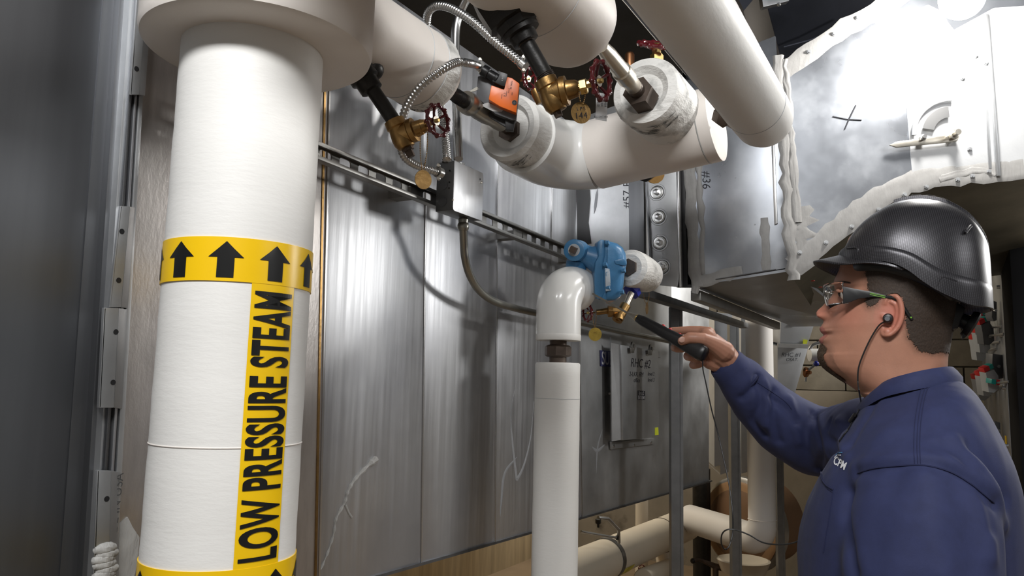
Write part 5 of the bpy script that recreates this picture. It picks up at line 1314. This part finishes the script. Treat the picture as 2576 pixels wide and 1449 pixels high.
rg_ = np.random.RandomState(4); grain = rg_.uniform(.55, 1.0, len(U_))
st_ = np.clip(1-polydist(hpoly)/.011, 0, 1)**1.3*.75*(np.abs(C_) < .0785)
st_ = np.maximum(st_, np.clip(1-polydist(gpoly)/.013, 0, 1)**1.5*.5*(np.abs(C_) < .045))*grain
st_ *= (vs_[:, 2] > -.16)
el = loc(hp(2246, 795, .08)); nl = loc(hp(2058, 788, 0))
fl = np.exp(-(((U_-el[0])/.022)**2+((W_-el[1])/.032)**2))*(np.abs(C_) > .074)*.85+np.exp(-(((U_-nl[0])/.02)**2+((W_-nl[1])/.016)**2))*.5+.35*np.exp(-(((U_-nl[0]+.05)/.03)**2+((W_-nl[1]+.01)/.025)**2))
for nm, ar_ in (('stubble', st_), ('flush', fl)):
    at_ = bodymesh.attributes.new(nm, 'FLOAT', 'POINT'); at_.data.foreach_set('value', ar_.astype(np.float32))
bp_ = [loc(hp(x, y, .03)) for x, y in ((2098, 716), (2108, 711), (2122, 712), (2135, 718))]
hbv = BVHTree.FromPolygons([v.co for v in headmesh.vertices], [p_.vertices for p_ in headmesh.polygons])
for s in (1, -1):
    q = []
    for i, (u, w_, c) in enumerate(bp_):
        h_, n_, _, _ = hbv.find_nearest(wld(u, w_, s*(.016+.013*i)))
        q.append(h_-n_*.0003)
    part('eyebrow', MB().tube(curve(q, 4), [.0012+.0008*math.sin(PI*i/12) for i in range(13)], 8), M['hair'], body)
    e_ = loc(hp(2104, 746, .03)); ec = wld(bprof(weye)-.0105, weye, s*.032)
    eb = part('eyeball', MB().ball(ec-hF*.0012, .0112, 20, 14), mat('eye_white', (.72, .70, .66), .2), body)
    part('iris', MB().ball(ec+hF*.0065, .0060, 16, 10), mat('iris_brown', (.05, .03, .02), .15), eb)
    h_ = []
    for k in range(7):
        a = -1.1+2.2*k/6; h_.append(ec+hF*(.0122*math.cos(a*.8))+hN*(s*.0125*math.sin(a))+ZD*(.0048*math.cos(a)))
    part('eyelid', MB().tube(h_, [.0016, .0026, .003, .0032, .003, .0026, .0016], 8), M['skin'], body)
def nail(X, Y, d, ax, up, sx, sy):
    c = hz(X, Y, d); return part('fingernail', mapmb(MB().ball((0, 0, 0), 1, 14, 8), lambda x, y, z: c+ax*(x*sx)+up*(y*sy)-FWD*(z*.0012)), M['nail'], body)
nail(345, 338, 1.4742, (RGT*.8+UPV*.3).normalized(), (UPV*.8-RGT*.3).normalized(), .0066, .0056)
nail(262, 418, 1.5335, (UPV*.9-RGT*.3).normalized(), RGT, .0062, .0042)
nail(505, 545, 1.5015, (RGT*.8-UPV*.3).normalized(), UPV, .0058, .0042)
nail(578, 590, 1.4985, (RGT*.8-UPV*.2).normalized(), UPV, .0050, .0036)

# ---- shirt
sm = MB()
def sec(f, b, rv, n=40, e=2.25, c0=0.0):
    pf, pb_ = hp(*f, c0), hp(*b, c0); m_ = (pf+pb_)/2; a_ = (pf-pb_)/2; row = []
    for k in range(n):
        t = 2*PI*k/n; ca, sa = math.cos(t), math.sin(t)
        row.append(m_+a_*math.copysign(abs(ca)**(2/e), ca)+hN*(rv*math.copysign(abs(sa)**(2/e), sa)))
    return row
secs = [((2186, 1004), (2392, 942), .072), ((2176, 1014), (2402, 948), .088), ((2158, 1040), (2428, 962), .122), ((2140, 1070), (2456, 990), .165), ((2120, 1102), (2486, 1040), .195),
        ((2094, 1145), (2518, 1105), .212), ((2062, 1195), (2546, 1165), .218), ((2034, 1255), (2566, 1235), .216), ((2016, 1318), (2574, 1310), .212), ((2010, 1370), (2582, 1380), .208), ((2013, 1460), (2585, 1470), .205),
        ((2012, 1600), (2580, 1610), .205), ((2030, 1760), (2570, 1770), .205), ((2050, 1860), (2560, 1870), .20)]
sm.grid([sec(*s) for s in secs], closed=True); nv = len(sm.v); sm.f += [tuple(range(40)), tuple(range(nv-40, nv))]
# near (left) upper arm sleeve, hanging
arm = [(2320, 1205, .145, .075), (2322, 1250, .165, .088), (2318, 1330, .185, .094), (2314, 1449, .20, .096), (2312, 1560, .205, .088), (2312, 1640, .21, .075)]
for a, b in zip(arm, arm[1:]): sm.caps(hp(*a[:3]), hp(*b[:3]), a[3], b[3], 28)
sm.caps(eL, eL.lerp(wL, .95), .070, .045, 22)
# far (right) arm, raised
far_ = [hp(2265, 1120, -.12), hp(2200, 1108, -.16), P(2110, 1112, 1.50), P(2040, 1108, 1.53), P(1970, 1066, 1.535), P(1905, 1005, 1.53), P(1866, 958, 1.522), P(1842, 932, 1.517)]
fr = [.090, .080, .068, .070, .065, .056, .048, .040]
for i in range(len(far_)-1): sm.caps(far_[i], far_[i+1], fr[i], fr[i+1], 24)
shirt_me = remeshed(sm, .0075, 6, 'shirt')
bm = bmesh.new(); bm.from_mesh(shirt_me); bmesh.ops.subdivide_edges(bm, edges=bm.edges, cuts=1, use_grid_fill=True); bm.normal_update()
fold_lines = []
def add_fold(pts, c, amp, wd_):  # px polyline on the near surface
    fold_lines.append(([V(p) if len(p) == 3 and isinstance(p, V) else None for p in ()], amp, wd_))
F_ = []
def fold(pts, d, amp, wd_):
    q = curve([P(x, y, d) for x, y in pts], 5); F_.append((q, amp, wd_))
bvt = BVHTree.FromBMesh(bm)
def snap(px, py, bv_=None, off=0.0):
    r = ray(px, py); h_, n_, _, _ = (bv_ or bvt).ray_cast(CAM, r.normalized(), 10)
    if h_ is None: return None
    if n_.dot(r) > 0: n_ = -n_
    return h_+n_*off
def sfold(pts, amp, wd_):
    q = [snap(x, y) for x, y in pts]; q = [p for p in q if p is not None]
    if len(q) > 1: F_.append((curve(q, 5), amp, wd_))
# creases: negative = valley, positive = ridge
sfold([(2158, 1190), (2200, 1178), (2260, 1172), (2325, 1171), (2390, 1187), (2440, 1216), (2480, 1248), (2500, 1268)], -.006, .010)
sfold([(2150, 1175), (2200, 1162), (2260, 1156), (2325, 1155), (2390, 1168), (2440, 1198), (2490, 1238)], .005, .012)
sfold([(2130, 1240), (2124, 1300), (2130, 1370), (2140, 1440)], -.012, .014)
sfold([(2355, 1110), (2400, 1150), (2450, 1210), (2482, 1290), (2495, 1400)], .006, .013)
sfold([(2400, 1105), (2450, 1160), (2500, 1230), (2525, 1320)], .007, .013)
sfold([(2380, 1130), (2430, 1180), (2470, 1245), (2495, 1330)], -.006, .010)
sfold([(2440, 1130), (2490, 1190), (2530, 1260)], -.005, .012)
sfold([(2330, 1190), (2345, 1260), (2350, 1340), (2370, 1440)], .005, .020)
sfold([(2400, 1230), (2440, 1310), (2450, 1440)], -.005, .020)
sfold([(2250, 1200), (2220, 1290), (2190, 1380)], -.004, .022)
sfold([(2200, 1010), (2172, 1060), (2140, 1120), (2110, 1170)], -.004, .010)
sfold([(2160, 1200), (2180, 1150), (2230, 1090)], .004, .016)
for q in (((1905, 965), (1915, 1010), (1895, 1060), (1925, 1098)), ((1948, 985), (1946, 1030), (1952, 1080), (1960, 1110)), ((2045, 1040), (2056, 1090), (2066, 1140), (2060, 1180)), ((2085, 1062), (2092, 1110), (2110, 1150)), ((1905, 950), (1930, 990), (1975, 1025), (2000, 1060)), ((1868, 1000), (1890, 980), (1912, 950))):
    sfold(q, -.0065, .008)
for q in (((1920, 960), (1932, 1010), (1925, 1070)), ((1985, 1005), (1995, 1060), (2010, 1110)), ((2065, 1050), (2076, 1100), (2088, 1150)), ((2110, 1060), (2120, 1110), (2130, 1150))):
    sfold(q, .0055, .010)
pts_np = [np.array([tuple(p) for p in q]) for q, a, w__ in F_]
vco = np.array([tuple(v.co) for v in bm.verts]); disp = np.zeros(len(vco))
for q, (o_, amp, wd_) in zip(pts_np, F_):
    best = np.full(len(vco), 9.0)
    for a, b in zip(q, q[1:]):
        ab = b-a; L2 = max((ab**2).sum(), 1e-12); t = np.clip(((vco-a)@ab)/L2, 0, 1); dd_ = np.linalg.norm(vco-(a+t[:, None]*ab), axis=1)
        best = np.minimum(best, dd_)
    disp += amp*np.exp(-(best/wd_)**2)
for i, v in enumerate(bm.verts):
    n_ = noise.noise(v.co*9)*.0035+noise.noise(V((v.co.x*30, v.co.y*30, v.co.z*14)))*.0016
    v.co += v.normal*(disp[i]+n_)
bmesh.ops.smooth_vert(bm, verts=bm.verts, factor=.5, use_axis_x=True, use_axis_y=True, use_axis_z=True)
bm.normal_update(); bvs = BVHTree.FromBMesh(bm)
bm.to_mesh(shirt_me); bm.free()
for p_ in shirt_me.polygons: p_.use_smooth = True
shirt = part('shirt', shirt_me, M['navy'], man)
# rib collar
ring = [(2174, 1012, .0), (2196, 990, .045), (2232, 966, .072), (2284, 950, .086), (2340, 938, .076), (2385, 932, .045), (2399, 934, 0)]
near = [hp(*p) for p in ring]
def mir(p): l = loc(p); return wld(l[0], l[1], -l[2])
loop = curve(near+[mir(p) for p in near[-2:0:-1]]+[near[0]], 6)
rows = []
for i, p in enumerate(loop):
    cdir = (p-hp(2290, 985, 0)); cdir.z = 0; cdir.normalize()
    rows.append([p+ZD*.005-cdir*.003, p+ZD*.006, p+cdir*.005+ZD*.001, p+cdir*.012-ZD*.009, p+cdir*.012-ZD*.020, p-cdir*.003-ZD*.015])
part('collar', MB().grid(rows, closed=True), M['navy'], shirt, angle=60)
# cuff
cd = (P(1866, 958, 1.522)-P(1826, 912, 1.514)).normalized(); c0_ = P(1823, 910, 1.513)
part('cuff', MB().lathe(c0_, cd, [(.004, .026), (.0, .0335), (.004, .0362), (.030, .0400), (.052, .0425), (.055, .040), (.055, .03)], 40), M['navy'], shirt)
part('cuff_seam', MB().lathe(c0_+cd*.053, cd, [(0, .041), (.0015, .0435), (.004, .0425), (.005, .040)], 40), M['navyd'], shirt)
def stitch(pts, r=.0006, name='seam', m='navyd', off=.0004):
    q = []
    cp2 = curve([V((x, y, 0)) for x, y in pts], 8)
    for p in cp2:
        s_ = snap(p.x, p.y, bvs, off)
        if s_ is not None: q.append(s_)
    return part(name, MB().tube(q, r, 6), M[m], shirt)
stitch([(2158, 1190), (2200, 1178), (2260, 1172), (2325, 1171), (2390, 1187), (2440, 1216), (2480, 1248), (2500, 1264)], .0012)
for dx in (0, 8, 15): stitch([(2325+dx, 958+dx*.3), (2312+dx, 1000), (2302+dx, 1060), (2299+dx, 1120), (2301+dx, 1168)], .0006)
stitch([(2066, 1184), (2068, 1205), (2080, 1222), (2097, 1232)], .0014, 'pocket_edge'); stitch([(2097, 1232), (2088, 1290), (2078, 1350), (2072, 1390)], .0008, 'pocket_edge')
stitch([(2068, 1192), (2072, 1212), (2082, 1228), (2095, 1238)], .0006, 'pocket_edge')
stitch([(1905, 962), (1940, 985), (1975, 1010), (1992, 1030)], .0007)
# chest emblem draped on the shirt
tmx = text_mesh('CPM', 1.0, bold=.03, shear=.2)
def emb(x, y, z):
    px = 2113+x*15+y*7; py = 1166+x*9-y*27
    s_ = snap(px, py, bvs, .0009); return s_ if s_ is not None else P(px, py, 1.2)
part('emblem', mapmb(tmx, emb), M['whiteprint'], shirt, smooth=False)
stitch([(2104, 1146), (2110, 1140), (2119, 1139)], .0009, 'emblem_stroke', 'bluepaint', .0008)
stitch([(2100, 1152), (2107, 1146), (2116, 1145)], .0007, 'emblem_stroke', 'whiteprint', .0008)
# trousers and boots (below the frame)
tr = MB()
for s in (-1, 1):
    hpj = wld(loc(cp_(2300, 1800, 0))[0], hipw-H0.z+.02, .09*s); kn = V((hpj.x, hpj.y, .50))+hF*.02; an_ = V((hpj.x, hpj.y, .10))-hF*.01
    tr.caps(hpj, kn, .125, .085, 20); tr.caps(kn, an_+ZD*.02, .085, .070, 20); tr.caps(hpj+ZD*.04, wld(loc(hpj)[0], loc(hpj)[1]+.04, 0), .13, .14, 20)
    bt_ = MB(); f0 = V((an_.x, an_.y, 0)); rows = []
    for t, hh, ww_ in ((-.085, .055, .030), (-.07, .13, .040), (0, .15, .044), (.06, .11, .046), (.12, .075, .050), (.17, .06, .046), (.20, .03, .026)):
        rows.append([f0+hF*t+hN*(ww_*math.cos(a))+ZD*(hh/2+hh/2*math.sin(a)) for a in [2*PI*k/16 for k in range(16)]])
    bt_.grid(rows, closed=True); bt_.f += [tuple(range(16)), tuple(range(6*16, 7*16))]
    part('boot', bt_, M['boot'], man, angle=60)
part('trousers', remeshed(tr, .012, 6, 'trousers'), M['trousers'], man)

# ---- hard hat
hh = thing('hard_hat', 'dark carbon-patterned hard hat on the worker', 'hard hat', hp(2300, 700))
topo = uw([(2110, 645), (2128, 623), (2146, 592), (2181, 556), (2235, 522), (2278, 508), (2325, 505), (2379, 515), (2433, 544), (2469, 584), (2486, 620), (2491, 655)])
u_f, u_b = topo[0][0], topo[-1][0]
def fn_u(pts):
    pts = sorted(pts); return lambda u: float(np.interp(u, [p[0] for p in pts], [p[1] for p in pts]))
def smoothfn(pts): 
    q = curve([V((a, b, 0)) for a, b in pts], 10); return fn_u([(p.x, p.y) for p in q])
wtop = smoothfn(topo)
HW = .102
def hwid(u): t = (u-u_f)/(u_b-u_f); return HW*max(0, 1-abs(2*t-1)**2.5)**(1/2.1)
botpx = [(2110, 655, 0), (2156, 657, .085), (2207, 655, .10), (2250, 664, .102), (2286, 682, .102), (2318, 706, .102), (2354, 729, .102), (2397, 750, .095), (2443, 770, .07), (2483, 781, 0)]
wbot = smoothfn([loc(hp(*p))[:2] for p in botpx]); 
bandpx = [(2112, 640, 0), (2135, 619, .07), (2180, 620, .095), (2235, 626, .10), (2293, 643, .10), (2343, 673, .10), (2379, 691, .098), (2433, 707, .08), (2486, 730, 0)]
wband = smoothfn([loc(hp(*p))[:2] for p in bandpx])
NS = 60; NA = 49; rows = []
us = [u_f+(u_b-u_f)*(1-math.cos(PI*i/NS))/2 for i in range(NS+1)]
def shellpt(u, phi, o=0.0):
    e = .84; cs, sn = math.cos(phi), math.sin(phi); wbm = wbot(u); h_ = max(.004, wtop(u)-wbm)
    return wld(u, wbm+h_*abs(cs)**e+o*abs(cs), hwid(u)*math.copysign(abs(sn)**e, sn)+o*sn)
for u in us: rows.append([shellpt(u, -PI/2+PI*j/(NA-1)) for j in range(NA)])
sh = part('shell', MB().grid(rows), M['helmet'], hh, angle=180)
so = sh.modifiers.new('thickness', 'SOLIDIFY'); so.thickness = .003; so.offset = -1
for s in (1, -1):
    rows = []
    for u in us[1:-1]:
        h_ = max(.004, wtop(u)-wbot(u)); fr_ = min(.9, max(.02, (wband(u)-wbot(u))/h_)); ph = math.acos(min(1, fr_**(1/.84))); row = []
        row.append(shellpt(u, s*PI/2, 0.0))
        for k in range(6): row.append(shellpt(u, s*(PI/2+(ph-PI/2)*k/5), .0045 if k < 5 else .0036))
        row.append(shellpt(u, s*(ph-.03), .0))
        rows.append(row)
    part('raised_band', MB().grid(rows), M['helmet'], hh, angle=50)
# brim
rows = []
uc_ = (u_f+u_b)/2; ruu = (u_f-u_b)/2
tipu, tipw = uw([(2049, 656)])[0]
for i in range(41):
    th = math.radians(-84+168*i/40); u0 = u_f-(.0 if False else ruu*(1-math.cos(th)) ) ; cc = math.sin(th)
    hwv = hwid(min(max(u0, u_b), u_f)) if abs(th) > .02 else 0
    c0 = math.copysign(hwv, th); ext = (tipu-u_f)*max(0, math.cos(th))**1.1
    row = []
    for k in range(7):
        f = k/6; uu_ = u0-.004+(ext+.006)*f; wv = wbot(min(u0, u_f))+.004*(1-f)-(.002*f)
        row.append(wld(uu_, wv+(.003*(1-(c0/.1)**2))*(1-f), c0*(1+.0*f)+math.sin(th)*ext*.35*f))
    rows.append(row)
br_ = part('brim', MB().grid(rows), M['helmet'], hh, angle=180); so = br_.modifiers.new('thickness', 'SOLIDIFY'); so.thickness = .0028; so.offset = -1
rows = []
ubk = [u for u in us if wtop(u) > wbot(u)+.02]
for u in ubk[18:-2]:
    rows.append([shellpt(u, p_, o_) for p_, o_ in ((-.19, .0), (-.17, .0050), (-.08, .0062), (0, .0065), (.08, .0062), (.17, .0050), (.19, 0))])
part('crown_ridge', MB().grid(rows), M['helmet'], hh, angle=60)
hb_ = BVHTree.FromPolygons([v.co for v in sh.data.vertices], [p_.vertices for p_ in sh.data.polygons])
for px in (2305, 2342, 2376):
    u0 = uw([(px+12, 520)])[0][0]; u1 = uw([(px-13, 520)])[0][0]
    mb = MB().grid([[shellpt(u0+(u1-u0)*k/5, ph, .0067) for k in range(6)] for ph in (.10, .165)])
    part('vent_slot', mb, M['bplast'], hh)
def hline(pts, r, m='helmet', name='moulded_edge', closed=False):
    q = []
    for p in curve([V((x, y, 0)) for x, y in pts], 5):
        s_ = snap(p.x, p.y, hb_, .0030)
        if s_: q.append(s_)
    return part(name, MB().tube(q, r, 8), M[m], hh)
hline([(2136, 626), (2158, 625), (2162, 632), (2156, 652)], .0018)
hline([(2355, 722), (2364, 702), (2374, 699), (2404, 709)], .0018)
hline([(2424, 589), (2432, 578), (2438, 571)], .0024)
# suspension and ratchet
part('sweatband', MB().tube(curve([wld(*loc(hp(2130, 672, 0))[:2], 0), wld(*loc(hp(2160, 672, .05))[:2], .062), wld(*loc(hp(2230, 672, .08))[:2], .080), wld(*loc(hp(2320, 700, .08))[:2], .078), wld(*loc(hp(2395, 745, .05))[:2], .050), wld(*loc(hp(2412, 760, 0))[:2], .0)], 6), .008, 10, sq=.3), M['bplast'], hh)
part('nape_strap', MB().prism([hp(x, y, .03) for x, y in ((2318, 735), (2360, 742), (2400, 755), (2432, 776), (2420, 800), (2410, 828), (2390, 830), (2368, 812), (2340, 800), (2322, 775))], -hN*.06), M['bplast'], hh, bevel=.006)
kd = (-hF*.86-ZD*.5).normalized(); kc = hp(2432, 812, .0)
part('ratchet_knob', MB().lathe(kc, kd, [(-.02, .010), (0, .012), (0, .020), (.006, .0225), (.009, .0225), (.012, .018), (.012, .002)], 24), M['bplast'], hh)
part('ratchet_wing', MB().prism([hp(x, y, .012) for x, y in ((2420, 850), (2426, 852), (2448, 830), (2463, 798), (2458, 792), (2440, 800), (2424, 826))], -hN*.024), M['bplast'], hh, bevel=.003)

# ---- safety glasses
gl = thing('safety_glasses', 'clear wraparound safety glasses with black and green arms', 'glasses', hp(2100, 745))
rows = []
ul0 = loc(hp(2122, 740, .066))[0]; ulf = loc(hp(2071, 740, 0))[0]
for i in range(41):
    a = math.radians(-90+180*i/40); c = .066*math.copysign(abs(math.sin(a))**.85, a); u = ul0+(ulf-ul0)*math.cos(a)**.8 if math.cos(a) > 0 else ul0
    cs = abs(c)/.066
    wtp = loc(hp(2100, 717, .03))[1]; wbt = loc(hp(2100, 779, .03))[1]
    dip = .016*math.exp(-(c/.012)**2)+.006*cs**4
    row = []
    for k in range(7):
        f = k/6; row.append(wld(u-.006*(f-.3)**2-.004*f*f, wtp+(wbt+dip-wtp)*f, c))
    rows.append(row)
ln = part('lens', MB().grid(rows), M['lens'], gl, angle=180); so = ln.modifiers.new('thickness', 'SOLIDIFY'); so.thickness = .0018
for s in (1, -1):
    def gp(x, y, c=.074):
        l = loc(hp(x, y, c)); return wld(l[0], l[1], s*c)
    ap = MB().prism([gp(2121, 721), gp(2150, 727), (gp(2190, 734)), gp(2232, 744), gp(2230, 750), gp(2190, 748), gp(2160, 752), gp(2140, 760), gp(2121, 765)], hN*(.0035*s))
    a_ = part('arm', ap, M['bplast'], gl, bevel=.0008)
    part('ear_hook', MB().tube(curve([gp(2228, 747, .0775), gp(2250, 750, .079), gp(2272, 772, .0785), (gp(2284, 790, .077)), gp(2294, 804, .075)], 5), .0026, 10), M['bplast'], gl)
    for yy in (737, 741): part('green_line', MB().tube([gp(2188, yy, .0776), gp(2230, yy+9, .0776)], .0006, 6), M['green'], a_)
    part('green_line', MB().tube([gp(2266, 764, .082), gp(2276, 778, .081)], .0006, 6), M['green'], a_)
    part('green_dot', MB().ball(gp(2292, 799, .078), .0016, 8, 6), M['green'], a_)

# ---- earphone
ep = thing('earphone', 'black in-ear plug with thin cord running to a clip on the shirt', 'earphone', hp(2232, 801, .085))
part('bud', MB().lathe(hp(2234, 802, .078), hN, [(0, .004), (.003, .0075), (.009, .0075), (.012, .0055), (.013, .001)], 18), M['bplast'], ep)
part('bud_cap', MB().lathe(hp(2232, 802, .0905), hN, [(0, .0040), (.0012, .0034)], 14), M['gplast'], ep)
cord = [hp(2228, 808, .086), hp(2211, 819, .082), hp(2191, 850, .080), hp(2172, 890, .078), hp(2160, 925, .075), hp(2158, 960, .072), hp(2162, 990, .070)]
for x, y in ((2168, 1014), (2164, 1036), (2156, 1050)):
    s_ = snap(x, y, bvs, .003); cord.append(s_)
part('cord', MB().tube(curve(cord, 6), .0012, 8), M['cable'], ep)
part('clip', MB().tube([snap(2158, 1046, bvs, .004), snap(2145, 1064, bvs, .004)], .0034, 10), M['bplast'], ep)
q = [snap(x, y, bvs, .002) for x, y in ((2146, 1064), (2138, 1080), (2126, 1095), (2114, 1112))]
part('cord', MB().tube(curve([p for p in q if p], 4), .0011, 8), M['cable'], ep)

# ---- probe in the hand
pr_ = thing('temperature_probe', 'black handled probe with thin steel tip held in the hand', 'tool', P(1690, 845, 1.505))
T0, T1, T2, T3 = P(1491, 739, 1.66), P(1582, 789, 1.592), P(1603, 800, 1.575), P(1775, 893, 1.462)
ax_ = (T3-T2).normalized(); Lt = (T3-T2).length
part('rod', MB().tube([T0, T1], R(2.6, 1.62), 10), M['nickel'], pr_)
part('ferrule', MB().lathe(T1-ax_*.004, ax_, [(0, .0028), (.002, .0034), ((T2-T1).length, .0068), ((T2-T1).length+.006, .0072)], 20), M['nickel'], pr_)
part('brass_ring', MB().lathe(T2-ax_*.002, ax_, [(0, .0074), (.003, .0076), (.004, .007)], 20), M['brassb'], pr_)
rows = []
sx = ax_.cross(FWD).normalized(); sx = sx if sx.dot(UPV) > 0 else -sx; sy_ = ax_.cross(sx)
for t, rx_, ry in ((0, .0070, .006), (.01, .0085, .008), (.10, .0110, .0100), (.5, .0120, .0110), (.80, .0150, .0120), (.93, .0165, .0125), (.985, .0150, .012), (1.0, .010, .009)):
    row = []
    for k in range(24):
        a = 2*PI*k/24; ca, sa = math.cos(a), math.sin(a); g_ = 1-.05*(k % 4 == 0)
        row.append(T2+ax_*(Lt*t)+sx*(rx_*g_*math.copysign(abs(ca)**.7, ca))+sy_*(ry*g_*math.copysign(abs(sa)**.7, sa)))
    rows.append(row)
mb = MB().grid(rows, closed=True); mb.f += [tuple(range(24)), tuple(range(7*24, 8*24))]
hnd = part('handle', mb, M['bplast'], pr_, angle=50)
for f in (.36, .46, .60): part('button', MB().ball(T2+ax_*(Lt*f)+sx*.0115, .0042, 12, 8, ax=sx, k=.7), M['redpl'], hnd)
cbl = [T3-ax_*.006, P(1768, 925, 1.465), P(1775, 960, 1.46), P(1790, 1030, 1.45), P(1806, 1090, 1.44), P(1822, 1160, 1.42), P(1835, 1225, 1.40), P(1843, 1290, 1.38), P(1843, 1340, 1.37), P(1835, 1372, 1.36), P(1824, 1382, 1.355), P(1815, 1368, 1.35), P(1816, 1345, 1.345), P(1828, 1333, 1.34), P(1850, 1333, 1.335), P(1885, 1346, 1.32), P(1920, 1365, 1.30), P(1960, 1370, 1.28), P(1995, 1366, 1.26), P(2020, 1355, 1.25)]
part('cable', MB().tube(curve(cbl, 7), .0013, 8), M['cable'], pr_)
